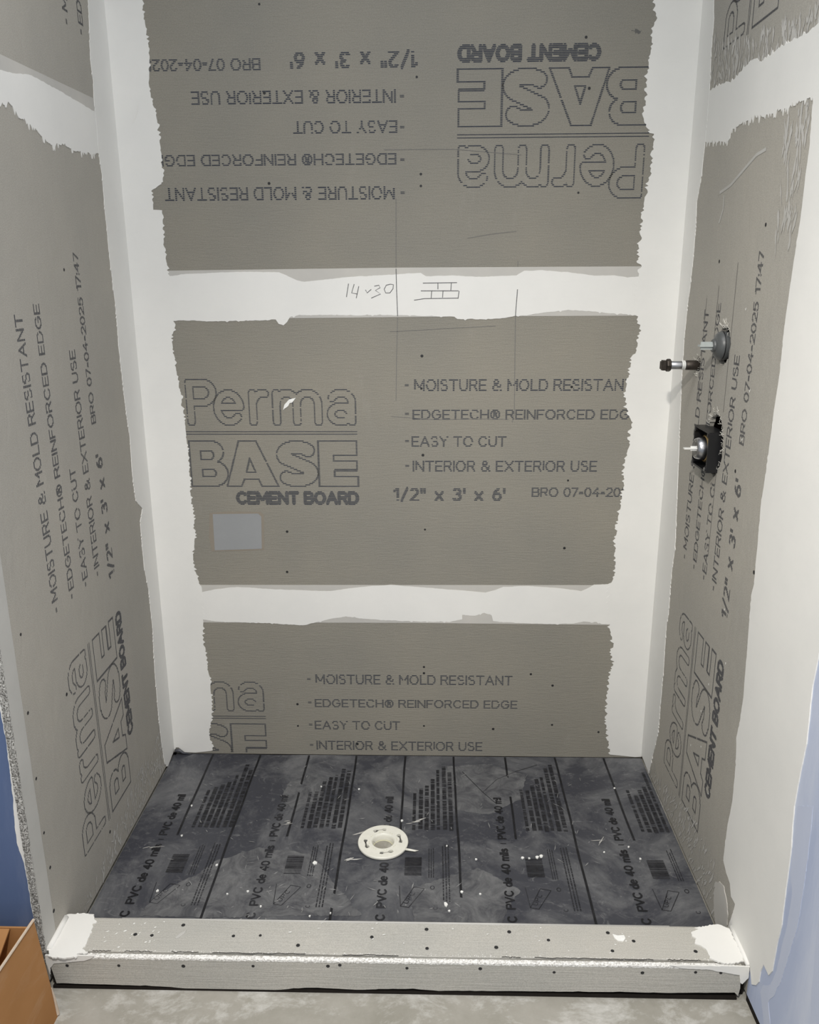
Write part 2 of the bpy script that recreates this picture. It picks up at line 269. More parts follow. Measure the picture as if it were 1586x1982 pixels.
T = {
 'back_left_edge': [(0.1013,2.1931),(0.097,2.1475),(0.0975,2.1244),(0.1024,2.0778),(0.1049,2.0188),(0.0992,1.9711),(0.0968,1.959),(0.098,1.9287),(0.1045,1.9104),(0.1106,1.8735),(0.1133,1.8113),(0.1155,1.7735),(0.1135,1.7354),(0.1136,1.72),(0.0903,1.7074),(0.0796,1.6972),(0.0817,1.6583),(0.081,1.6504),(0.1046,1.649),(0.1036,1.6057),(0.103,1.5659),(0.1038,1.5258),(0.1071,1.4988),(0.1077,1.4716),(0.1108,1.3724),(0.1142,1.3443),(0.1028,1.312),(0.1042,1.2764),(0.1082,1.2189),(0.1152,1.1607),(0.1197,1.0867),(0.1224,1.0266),(0.1227,0.9349),(0.1212,0.857),(0.1243,0.7778),(0.1237,0.7295),(0.1138,0.6807),(0.1112,0.6479),(0.1181,0.6148),(0.128,0.5783),(0.1305,0.5481),(0.1294,0.4683),(0.1239,0.3941),(0.1285,0.324),(0.1344,0.2708),(0.1349,0.2079),(0.1343,0.1533),(0.129,0.1258),(0.1184,0.0701),(0.1259,0.0103)],
 'back_right_edge': [(1.3744,2.177),(1.3791,2.1319),(1.386,2.0919),(1.3791,2.0632),(1.3792,2.0284),(1.3744,1.9698),(1.3744,1.8981),(1.367,1.874),(1.3784,1.8435),(1.4038,1.8224),(1.3993,1.7755),(1.3991,1.7254),(1.3884,1.6684),(1.3872,1.6105),(1.3845,1.5715),(1.3813,1.5188),(1.3924,1.4988),(1.3851,1.4654),(1.3829,1.3757),(1.3971,1.3537),(1.4017,1.3287),(1.3967,1.2798),(1.382,1.2446),(1.3778,1.2019),(1.3716,1.166),(1.3778,1.1151),(1.3933,1.0784),(1.3935,1.0116),(1.3833,0.9664),(1.3838,0.8901),(1.3814,0.8359),(1.3729,0.781),(1.3724,0.7174),(1.3765,0.6529),(1.3734,0.6039),(1.357,0.5709),(1.3701,0.4571),(1.3771,0.4197),(1.388,0.394),(1.3823,0.3595),(1.3906,0.3283),(1.3808,0.2809),(1.3814,0.2455),(1.3782,0.2188),(1.3809,0.1197),(1.399,0.0092)],
 'joint_hi_top': [(0.0953,1.4771),(0.1558,1.485),(0.3123,1.4896),(0.4114,1.4878),(0.4322,1.4795),(0.4599,1.4658),(0.481,1.463),(0.552,1.4695),(0.6086,1.4746),(0.7354,1.4807),(0.7986,1.4844),(0.8127,1.4749),(0.8477,1.4761),(0.8898,1.4773),(0.9458,1.4729),(1.0576,1.4764),(1.0781,1.4884),(1.1268,1.4895),(1.1966,1.4838),(1.2665,1.4754),(1.322,1.4751),(1.357,1.4695),(1.3998,1.472)],
 'joint_hi_bot': [(0.0952,1.3598),(0.1604,1.361),(0.2035,1.358),(0.2612,1.3578),(0.3189,1.359),(0.3621,1.3603),(0.3967,1.3629),(0.4047,1.3503),(0.4175,1.3461),(0.4279,1.3544),(0.4372,1.3683),(0.4632,1.3738),(0.5776,1.3733),(0.706,1.3729),(0.7772,1.3712),(0.8909,1.368),(0.8994,1.3624),(0.9619,1.3608),(1.0115,1.362),(1.0608,1.3701),(1.089,1.3714),(1.1452,1.3794),(1.2012,1.3847),(1.2576,1.3817),(1.3142,1.376),(1.3988,1.3702)],
 'skim_hi_top': [(0.0967,1.4934),(0.7496,1.4982),(1.398,1.4981),(1.4012,1.4532),(0.0937,1.4594)],
 'skim_hi_bot': [(0.4348,1.3795),(0.4921,1.3806),(0.6349,1.3814),(0.8624,1.3778),(1.0323,1.3785),(1.1448,1.3877),(1.3974,1.3894),(1.3989,1.3688),(1.0326,1.3688),(0.7772,1.3677),(0.4342,1.3656)],
 'joint_lo_top': [(0.1133,0.5514),(0.1776,0.5651),(0.2412,0.5721),(0.3353,0.5659),(0.461,0.5615),(0.5237,0.5601),(0.5867,0.5705),(0.6494,0.5774),(0.7119,0.581),(0.821,0.5716),(0.93,0.5638),(0.9923,0.5575),(1.0232,0.5659),(1.0462,0.576),(1.1158,0.5797),(1.2088,0.5735),(1.2787,0.5639),(1.3013,0.5739),(1.3162,0.5839),(1.3852,0.5875)],
 'joint_lo_bot': [(0.1165,0.4665),(0.1702,0.4583),(0.218,0.4569),(0.3296,0.4541),(0.3772,0.451),(0.4407,0.4479),(0.4729,0.4567),(0.5209,0.4689),(0.5686,0.4777),(0.6159,0.4712),(0.6791,0.4665),(0.7422,0.4635),(0.8211,0.4622),(0.8841,0.4609),(0.9234,0.4713),(0.9232,0.4849),(0.9625,0.4817),(0.9905,0.4921),(1.0125,0.4854),(1.0177,0.4651),(1.0492,0.4619),(1.1042,0.4588),(1.1826,0.4559),(1.2607,0.4581),(1.2916,0.4651),(1.3307,0.4636),(1.3467,0.4569),(1.3827,0.4555)],
 'skim_lo_top': [(0.1154,0.5782),(1.3855,0.5834),(1.3873,0.5545),(0.1128,0.5446)],
 'skim_lo_bot': [(0.1184,0.4922),(1.3799,0.4993),(1.3827,0.4546),(0.7738,0.4577),(0.1156,0.4552)],
 'left_corner_edge': [(-0.0995,2.1638),(-0.1094,2.1171),(-0.1192,2.0593),(-0.1324,1.9778),(-0.129,1.9332),(-0.1374,1.8914),(-0.1356,1.8629),(-0.139,1.7803),(-0.132,1.7214),(-0.1354,1.648),(-0.1353,1.5861),(-0.1352,1.5105),(-0.1315,1.4592),(-0.1278,1.394),(-0.1349,1.2879),(-0.1311,1.2196),(-0.1272,1.1358),(-0.1194,1.0493),(-0.1268,0.9492),(-0.1227,0.874),(-0.0769,0.8387),(-0.1028,0.8078),(-0.1064,0.7318),(-0.1062,0.6689),(-0.0895,0.5988),(-0.0889,0.5171),(-0.0866,0.4748),(-0.0966,0.4041),(-0.1046,0.3233),(-0.1084,0.2217),(-0.1079,0.1156),(-0.1013,0.0666),(-0.098,0.0227),(-0.0741,-0.0038)],
 'left_joint_top': [(-0.679,1.8436),(-0.6002,1.8576),(-0.5761,1.8584),(-0.5146,1.869),(-0.4679,1.8772),(-0.3973,1.8754),(-0.294,1.8723),(-0.2087,1.869),(-0.1154,1.8653)],
 'left_joint_bot': [(-0.698,1.7755),(-0.6187,1.791),(-0.5858,1.8017),(-0.5654,1.8008),(-0.5487,1.7851),(-0.495,1.7798),(-0.4637,1.7671),(-0.4308,1.7549),(-0.3945,1.7498),(-0.3786,1.7605),(-0.3388,1.7599),(-0.2977,1.7581),(-0.2236,1.7605),(-0.1133,1.7767)],
 'left_skim': [(-0.6666,1.8881),(-0.5923,1.8861),(-0.1326,1.8969),(-0.1154,1.8653),(-0.2103,1.8631),(-0.3997,1.8668),(-0.6021,1.8509),(-0.6818,1.8336)],
 'right_corner_edge': [(-0.0805,2.1506),(-0.0902,2.1044),(-0.104,2.0569),(-0.1044,1.9905),(-0.1137,1.9324),(-0.116,1.898),(-0.1189,1.7939),(-0.1124,1.7477),(-0.11,1.7003),(-0.0904,1.6536),(-0.1001,1.5911),(-0.1006,1.5158),(-0.0973,1.4519),(-0.0857,1.3997),(-0.0815,1.3198),(-0.0927,1.1846),(-0.1134,1.048),(-0.1277,0.9654),(-0.1416,0.8673),(-0.1596,0.7545),(-0.1481,0.6902),(-0.1497,0.614),(-0.152,0.5525),(-0.1413,0.5163),(-0.1506,0.3917),(-0.151,0.2762),(-0.1521,0.1752),(-0.1196,0.0856),(-0.0947,0.0034)],
 'right_joint_top': [(-0.0905,1.9053),(-0.1857,1.9007),(-0.2391,1.8972),(-0.2683,1.889),(-0.3117,1.8953),(-0.3839,1.9073),(-0.4133,1.9044),(-0.4444,1.8924),(-0.4843,1.8925),(-0.5341,1.8952),(-0.6057,1.8907),(-0.6543,1.8885),(-0.7025,1.8913),(-0.8021,1.8917)],
 'right_joint_bot': [(-0.0918,1.7908),(-0.1811,1.7777),(-0.2842,1.7647),(-0.2963,1.7693),(-0.2981,1.7862),(-0.3423,1.7895),(-0.4033,1.7895),(-0.49,1.7814),(-0.5428,1.7787),(-0.6162,1.7753),(-0.6827,1.775),(-0.7343,1.7742)],
 'right_strip_in': [(-0.6997,1.9286),(-0.7117,1.8456),(-0.7171,1.7709),(-0.727,1.694),(-0.725,1.643),(-0.7251,1.5907),(-0.7227,1.5465),(-0.7179,1.5014),(-0.7134,1.4461),(-0.7096,1.3702),(-0.7128,1.2926),(-0.7064,1.2117),(-0.7031,1.1075),(-0.6963,1.0201),(-0.7021,0.9336),(-0.7075,0.8565),(-0.7006,0.8309),(-0.7101,0.7177),(-0.7197,0.6015),(-0.7168,0.5377),(-0.7085,0.5013),(-0.7204,0.4382),(-0.7265,0.3507),(-0.7152,0.2756),(-0.7143,0.2201),(-0.7141,0.1852),(-0.7389,0.1705),(-0.7641,0.164),(-0.7774,0.1408),(-0.8028,0.1424),(-0.7928,0.0991),(-0.7792,0.0545),(-0.8116,0.0565),(-0.8484,0.0611),(-0.8731,0.0604)],
 'right_strip_out': [(-1.0075,0.8321),(-1.0019,0.7748),(-1.0085,0.6661),(-0.9991,0.5643),(-0.9977,0.5306),(-1.0009,0.4885),(-1.0077,0.4489),(-1.0091,0.4046),(-1.0096,0.3705),(-1.011,0.325),(-1.0124,0.2789),(-1.0072,0.2379),(-1.0039,0.1981),(-1.0024,0.1595),(-0.9908,0.1377),(-0.975,0.1384),(-0.9641,0.1391),(-0.9556,0.1127),(-0.9551,0.0862),(-0.9443,0.066),(-0.9262,0.0501),(-0.9158,0.0663),(-0.9056,0.0815),(-0.8872,0.0742)],
 'blue_smear': [(-1.0069,0.5371),(-1.0133,0.4533),(-1.0155,0.3984),(-1.0303,0.3707),(-1.032,0.3411),(-1.0282,0.2815),(-1.0209,0.2243),(-1.0161,0.173),(-0.9996,0.1251),(-0.9721,0.0931),(-0.9651,0.0704),(-0.9997,0.0158),(-1.0235,0.0421),(-1.0015,0.0826),(-1.0209,0.1219),(-1.0368,0.1693),(-1.0527,0.2454),(-1.067,0.3288),(-1.0679,0.4084),(-1.0671,0.4844),(-1.0596,0.5746)],
 'blue_smear_b': [(-1.1334,0.4217),(-1.1308,0.3762),(-1.1378,0.3169),(-1.145,0.2568),(-1.1563,0.1889),(-1.2044,0.2421),(-1.1488,0.4353)],
 'right_patch': [(-0.7102,0.0027),(-0.6913,0.0298),(-0.6794,0.0708),(-0.6854,0.1006),(-0.705,0.1199),(-0.7343,0.1276),(-0.7567,0.1089),(-0.7702,0.0857),(-0.7732,0.0518)],
 'scr_back_top': [(0.3931,2.1347),(0.3953,1.9319),(0.3962,1.7141),(0.7886,1.9652),(0.7989,1.7339),(0.7989,1.7047),(1.215,2.0512),(1.2291,1.9344),(1.2141,1.685)],
 'scr_back_mid': [(0.8013,1.2617),(0.804,0.9798),(1.2239,0.9053),(0.81,0.7557),(1.223,0.6993),(0.4003,0.7481),(0.3945,0.621),(0.7997,1.1712),(1.2213,1.1749)],
 'scr_back_low': [(0.8069,0.3098),(0.8069,0.2886),(1.1384,0.2878),(1.207,0.2494),(0.4071,0.1777),(0.4055,0.1008),(0.8069,0.1048),(1.0261,0.096),(1.2112,0.1125),(1.3584,0.0883),(0.5937,0.0378)],
 'scr_left': [(-0.4159,1.4922),(-0.8169,0.7821),(-0.8326,0.6142),(-0.8378,0.4634),(-0.8386,0.3311),(-0.8342,0.2398),(-0.8452,0.1358),(-0.5261,0.0981),(-0.6599,0.5636)],
 'scr_right': [(-0.5591,1.5697),(-0.3005,1.5042),(-0.5353,1.0562),(-0.6958,0.8773),(-0.8119,0.3958)],
 'scr_ctop': [(0.2747,-0.8186),(0.1763,-0.8478),(0.2139,-0.85),(0.3944,-0.8478),(0.4533,-0.8452),(0.5408,-0.8712),(0.6994,-0.8446),(0.8195,-0.8199),(0.8209,-0.8741),(1.0023,-0.8237),(1.0857,-0.8457),(0.9704,-0.8682),(1.2194,-0.8223),(1.2189,-0.8731),(1.2707,-0.8449),(1.3966,-0.8709)],
 'scr_cfront': [(0.0467,0.0506),(0.1591,0.0529),(0.2989,0.0543),(0.4493,0.0574),(0.6099,0.0606),(0.6353,0.0638),(0.7783,0.0586),(0.9339,0.0604),(1.0902,0.0541),(1.2758,0.0566),(1.3868,0.0602),(1.4396,0.0599)],
 'pen00': [(0.733,1.6731),(0.7314,1.4956),(0.7323,1.4414),(0.7345,1.37),(0.7306,1.2605),(0.728,1.1363)],
 'pen01': [(1.0606,1.5139),(1.0615,1.4399),(1.058,1.3687),(1.0603,1.2454),(1.0631,1.1007),(1.0581,1.0742)],
 'pen02': [(0.7126,1.3283),(0.777,1.3308),(0.8627,1.3361),(1.0049,1.3426)],
 'pen03': [(0.7129,1.0922),(0.8349,1.0832),(0.9817,1.0846),(1.0476,1.0831)],
 'pen04': [(0.703,1.7938),(0.8866,1.7935),(1.0618,1.7783)],
 'pen05': [(0.9234,1.573),(0.9992,1.5843),(1.0541,1.5892)],
 'pen06': [(0.6011,1.457),(0.5946,1.4215)],
 'pen07': [(0.6166,1.4556),(0.609,1.4324),(0.6246,1.4296)],
 'pen08': [(0.6292,1.4501),(0.6215,1.4187)],
 'pen09': [(0.6474,1.4405),(0.6515,1.4322),(0.663,1.4417)],
 'pen10': [(0.6716,1.4499),(0.6844,1.4525),(0.6871,1.4457),(0.6743,1.439),(0.6883,1.4293),(0.6626,1.4185)],
 'pen11': [(0.7155,1.4551),(0.7042,1.4524),(0.6984,1.4416),(0.7025,1.432),(0.7138,1.432),(0.7224,1.4428),(0.7239,1.4537),(0.7155,1.4551)],
 'pen12': [(0.8042,1.4574),(0.897,1.4583)],
 'pen13': [(0.7986,1.437),(0.9014,1.4366)],
 'pen14': [(0.7801,1.4125),(0.8084,1.4165),(0.9002,1.4175)],
 'pen15': [(0.845,1.4572),(0.8451,1.4409)],
 'pen16': [(0.8815,1.457),(0.8803,1.438)],
 'pen17': [(0.8282,1.4369),(0.8268,1.4178)],
 'pen18': [(0.8592,1.4368),(0.8579,1.419)],
 'pen19': [(0.9028,1.4366),(0.9003,1.4161)],
 'white_fleck': [(0.405,1.1102),(0.4101,1.1264),(0.4241,1.1411),(0.4434,1.1455),(0.4325,1.1323),(0.4251,1.1308),(0.4203,1.122),(0.4096,1.1146)],
 'pale_patch': [(0.1816,0.8018),(0.317,0.8037),(0.3257,0.7942),(0.3218,0.6945),(0.1799,0.6891)],
 'pale_patch_rim': [(0.1726,0.805),(0.2252,0.8099),(0.3249,0.8085),(0.3335,0.7974),(0.3294,0.6913),(0.2639,0.6878),(0.1703,0.6858),(0.1657,0.7296)],
 'smudge': [(1.3264,2.0638),(1.3414,2.0694),(1.3536,2.0612),(1.3372,2.0568)],
 'ridge': [(0.0667,1.912),(0.0612,1.8961),(0.0541,1.8789),(0.0457,1.863)],
 'smear_l1': [(-0.1583,0.1286),(-0.2303,0.1216),(-0.2985,0.115),(-0.2769,0.0667),(-0.2681,0.0176),(-0.2034,0.0169),(-0.1396,0.0189),(-0.0997,0.0165),(-0.1121,0.0823)],
 'smear_l2': [(-0.3696,0.1296),(-0.4245,0.1029),(-0.4773,0.0772),(-0.5138,0.0255),(-0.4851,-0.0053),(-0.4105,0.0108),(-0.3259,0.0157),(-0.3446,0.0711)],
 'curb_mud_l': [(-0.0001,-0.7945),(0.0352,-0.7906),(0.0624,-0.7933),(0.0673,-0.8026),(0.078,-0.8148),(0.0688,-0.8212),(0.0742,-0.8287),(0.0762,-0.8453),(0.0776,-0.8631),(0.0801,-0.8776),(0.0758,-0.8892),(0.0927,-0.903),(0.0716,-0.9062),(0.0745,-0.9132),(0.0486,-0.9179),(0.021,-0.9184),(0.0021,-0.8964),(-0.0025,-0.8558),(-0.0022,-0.8195)],
 'curb_mud_r': [(1.4145,-0.8049),(1.4211,-0.8093),(1.4047,-0.8186),(1.4016,-0.8291),(1.4061,-0.8363),(1.4005,-0.8509),(1.411,-0.8564),(1.4183,-0.8648),(1.4197,-0.8775),(1.4201,-0.89),(1.4384,-0.9033),(1.4624,-0.9055),(1.4892,-0.8968),(1.4916,-0.869),(1.4896,-0.8079),(1.4691,-0.7947)],
 'curb_fleck': [(1.2287,-0.8266),(1.2391,-0.8308),(1.253,-0.8291),(1.2544,-0.8379),(1.2479,-0.8468),(1.237,-0.8455),(1.2307,-0.8384)],
 'curb_fleck_b': [(0.2674,-0.8563),(0.2742,-0.8443),(0.286,-0.8336),(0.2844,-0.8441),(0.2779,-0.8531),(0.2717,-0.8591)],
 'front_bot': [(0.0179,-0.001),(0.0858,-0.001),(0.176,-0.0032),(0.266,-0.0055),(0.2992,-0.0117),(0.3892,-0.0112),(0.479,-0.0107),(0.5577,-0.0021),(0.6134,-0.0023),(0.669,-0.0052),(0.7469,-0.0008),(0.7913,0.0001),(0.8467,-0.0042),(0.924,-0.0025),(1.0782,-0.0006),(1.2316,0.0013),(1.3409,0.0009),(1.4732,0.0051)],
 'front_end_l': [(0.0224,0.0542),(0.0179,-0.001)],
 'front_end_r': [(1.4725,0.0646),(1.4732,0.0051)],
 'flakes': [(0.5263,-0.5137),(0.8653,-0.6565),(0.8736,-0.6768),(0.9058,-0.6118),(0.7472,-0.3347),(0.8717,-0.4399),(0.1346,-0.2775),(0.1451,-0.411),(0.4992,-0.1774),(0.6138,-0.1884),(1.0881,-0.485),(1.1089,-0.4806),(1.1203,-0.4763),(1.0707,-0.4833),(0.2714,-0.5265),(0.1464,-0.6231),(0.3234,-0.6304),(0.3728,-0.6205),(0.5393,-0.7002),(1.3588,-0.4348),(1.3782,-0.1693),(1.3791,-0.4814),(0.948,-0.4917),(1.2896,-0.4568),(0.9516,-0.6181),(0.4152,-0.6706),(0.5877,-0.6892)],
 'wrinkles_a': [(0.9261,-0.0887),(0.9836,-0.1945),(1.0206,-0.2514)],
 'wrinkles_b': [(0.9836,-0.1945),(1.03,-0.128),(1.0942,-0.0829),(1.1623,-0.0479)],
 'dusty': [(0.1428,-0.6322),(0.1731,-0.6044),(0.2214,-0.5661),(0.2664,-0.5068),(0.3648,-0.4538),(0.5068,-0.4718),(0.5734,-0.5687),(0.6626,-0.6911),(0.3415,-0.7058),(0.129,-0.705)],
 'glints': [(0.4381,-0.3474),(0.6379,-0.3885),(0.7879,-0.3363),(0.6326,-0.4917),(0.0725,-0.4593),(1.2722,-0.4047)],
 'floor_pt': [(1.5105,-0.8672),(1.5175,-0.9344)],
}


# ---------------------------------------------------------------- print: stroke lettering laid down in inkjet rows
def arc(cx, cy, rx, ry, a0, a1, n=10):
    return [(cx+rx*math.cos(math.radians(a0+(a1-a0)*i/n)), cy+ry*math.sin(math.radians(a0+(a1-a0)*i/n))) for i in range(n+1)]
oval = lambda w_: arc(w_/2, .5, w_/2, .5, 0, 360, 24)
G = {
 'A': (.80, [[(0, 0), (.40, 1), (.80, 0)], [(.13, .34), (.67, .34)]]),
 'B': (.66, [[(0, 0), (0, 1), (.38, 1)]+arc(.38, .77, .24, .23, 90, -90)+[(.40, .54)]+arc(.40, .27, .26, .27, 90, -90)+[(0, 0)], [(0, .54), (.4, .54)]]),
 'C': (.74, [arc(.40, .5, .40, .5, 45, 315, 18)]),
 'D': (.72, [[(0, 0), (0, 1), (.32, 1)]+arc(.32, .5, .40, .5, 90, -90, 14)+[(0, 0)]]),
 'E': (.58, [[(.58, 1), (0, 1), (0, 0), (.58, 0)], [(0, .52), (.52, .52)]]),
 'F': (.56, [[(.56, 1), (0, 1), (0, 0)], [(0, .52), (.48, .52)]]),
 'G': (.78, [arc(.40, .5, .40, .5, 45, 330, 18)+[(.78, .45), (.44, .45)]]),
 'H': (.70, [[(0, 0), (0, 1)], [(.7, 0), (.7, 1)], [(0, .52), (.7, .52)]]),
 'I': (.0, [[(0, 0), (0, 1)]]),
 'L': (.54, [[(0, 1), (0, 0), (.54, 0)]]),
 'M': (.84, [[(0, 0), (0, 1), (.42, .25), (.84, 1), (.84, 0)]]),
 'N': (.70, [[(0, 0), (0, 1), (.70, 0), (.70, 1)]]),
 'O': (.84, [oval(.84)]),
 'P': (.62, [[(0, 0), (0, 1), (.36, 1)]+arc(.36, .74, .26, .26, 90, -90)+[(0, .48)]]),
 'R': (.66, [[(0, 0), (0, 1), (.38, 1)]+arc(.38, .75, .25, .25, 90, -90)+[(0, .50)], [(.36, .5), (.66, 0)]]),
 'S': (.62, [arc(.31, .75, .29, .25, 40, 200, 9)+arc(.31, .26, .31, .26, 80, -140, 12)]),
 'T': (.70, [[(0, 1), (.70, 1)], [(.35, 1), (.35, 0)]]),
 'U': (.70, [[(0, 1), (0, .35)]+arc(.35, .35, .35, .35, 180, 360, 10)+[(.70, 1)]]),
 'V': (.76, [[(0, 1), (.38, 0), (.76, 1)]]),
 'X': (.74, [[(0, 0), (.74, 1)], [(0, 1), (.74, 0)]]),
 'Y': (.74, [[(0, 1), (.37, .48), (.74, 1)], [(.37, .48), (.37, 0)]]),
 '0': (.60, [oval(.60)]), '1': (.28, [[(0, .82), (.28, 1), (.28, 0)]]),
 '2': (.56, [arc(.28, .72, .28, .28, 165, -35, 10)+[(0, 0), (.58, 0)]]),
 '3': (.56, [arc(.26, .76, .26, .24, 150, -90, 10), arc(.26, .26, .30, .26, 90, -150, 10)]),
 '4': (.64, [[(.46, 0), (.46, 1), (0, .28), (.64, .28)]]),
 '5': (.56, [[(.52, 1), (.08, 1), (.03, .55)]+arc(.26, .32, .30, .32, 120, -150, 12)]),
 '6': (.58, [arc(.29, .30, .29, .30, 0, 360, 18), [(.02, .36), (.12, .75), (.40, 1)]]),
 '7': (.56, [[(0, 1), (.56, 1), (.18, 0)]]),
 '/': (.46, [[(0, -.06), (.46, 1.04)]]), '-': (.34, [[(0, .40), (.34, .40)]]), '"': (.26, [[(0, 1), (0, .68)], [(.26, 1), (.26, .68)]]),
 "'": (.0, [[(0, 1), (0, .68)]]), ':': (.0, [[(0, .10), (0, .2)], [(0, .58), (0, .68)]]), '|': (.0, [[(0, -.05), (0, .75)]]),
 '&': (.78, [[(.78, 0), (.16, .72)]+arc(.32, .79, .19, .20, 200, -20, 8)+[(.12, .42)]+arc(.30, .25, .28, .25, 150, 330, 8)+[(.74, .46)]]),
 '(r)': (.80, [arc(.40, .5, .40, .5, 0, 360, 20), [(.27, .26), (.27, .76), (.42, .76), (.52, .68), (.50, .55), (.27, .52)], [(.40, .52), (.54, .26)]]),
 'x': (.54, [[(0, 0), (.54, .68)], [(0, .68), (.54, 0)]]),
 'd': (.52, [arc(.26, .33, .26, .33, 0, 360, 16), [(.52, 0), (.52, 1)]]),
 'e': (.52, [[(.02, .36), (.52, .36)]+arc(.26, .34, .26, .34, 5, 310, 14)]),
 'm': (.80, [[(0, 0), (0, .68)], [(0, .42)]+arc(.20, .45, .20, .23, 160, 0, 7)+[(.40, 0)], [(.40, .42)]+arc(.60, .45, .20, .23, 160, 0, 7)+[(.80, 0)]]),
 'i': (.0, [[(0, 0), (0, .68)], [(0, .92), (0, 1)]]), 'l': (.0, [[(0, 0), (0, 1)]]),
 's': (.44, [arc(.22, .51, .20, .17, 40, 200, 7)+arc(.22, .18, .22, .18, 80, -140, 9)]),
}
def layout(text, u0, v0, h, u1=None, gap=.24, space=.52):
    toks = []; i = 0
    while i < len(text):
        if text[i:i+3] == '(r)': toks.append('(r)'); i += 3
        else: toks.append(text[i]); i += 1
    x = 0.0; segs = []
    for c in toks:
        if c == ' ': x += space; continue
        wd, st = G[c]
        for pl in st: segs += [((x+a[0], a[1]), (x+b[0], b[1])) for a, b in zip(pl, pl[1:])]
        x += wd+gap
    tot = x-gap; sx = h if u1 is None else (u1-u0)/tot
    return [((u0+a[0]*sx, v0+a[1]*h), (u0+b[0]*sx, v0+b[1]*h)) for a, b in segs]
def dist2(segs, U, V):
    D = np.full(U.shape, 1e9)
    for (ax, ay), (bx, by) in segs:
        dx, dy = bx-ax, by-ay; l2 = dx*dx+dy*dy+1e-12
        tt = np.clip(((U-ax)*dx+(V-ay)*dy)/l2, 0, 1)
        np.minimum(D, (U-ax-tt*dx)**2+(V-ay-tt*dy)**2, out=D)
    return np.sqrt(D)
def rows(segs, lo, hi, pitch, fill, du, seed=0, drop=0.0, base=0.0):
    """runs of ink along rows, where the distance to the strokes lies in lo..hi"""
    pts = [q for s_ in segs for q in s_]; m_ = hi+du
    u0 = min(q[0] for q in pts)-m_; u1 = max(q[0] for q in pts)+m_; v0 = min(q[1] for q in pts)-m_; v1 = max(q[1] for q in pts)+m_
    us = np.arange(u0, u1, du); vs = np.arange(math.floor((v0-base)/pitch), math.ceil((v1-base)/pitch)+1)*pitch+base
    U, V = np.meshgrid(us, vs); D = dist2(segs, U, V); on = (D <= hi) & (D >= lo)
    rnd = random.Random(seed); out = []
    for r in range(len(vs)):
        i = 0; n = len(us)
        while i < n:
            if on[r, i]:
                j = i
                while j < n and on[r, j]: j += 1
                if rnd.random() >= drop or (j-i)*du > .009: out.append((us[i]-du/2, us[j-1]+du/2, vs[r]-pitch*fill/2, vs[r]+pitch*fill/2))
                i = j
            else: i += 1
    return out
def poly_segs(lp): return list(zip(lp, lp[1:]+lp[:1]))
def line_segs(lp): return list(zip(lp, lp[1:]))
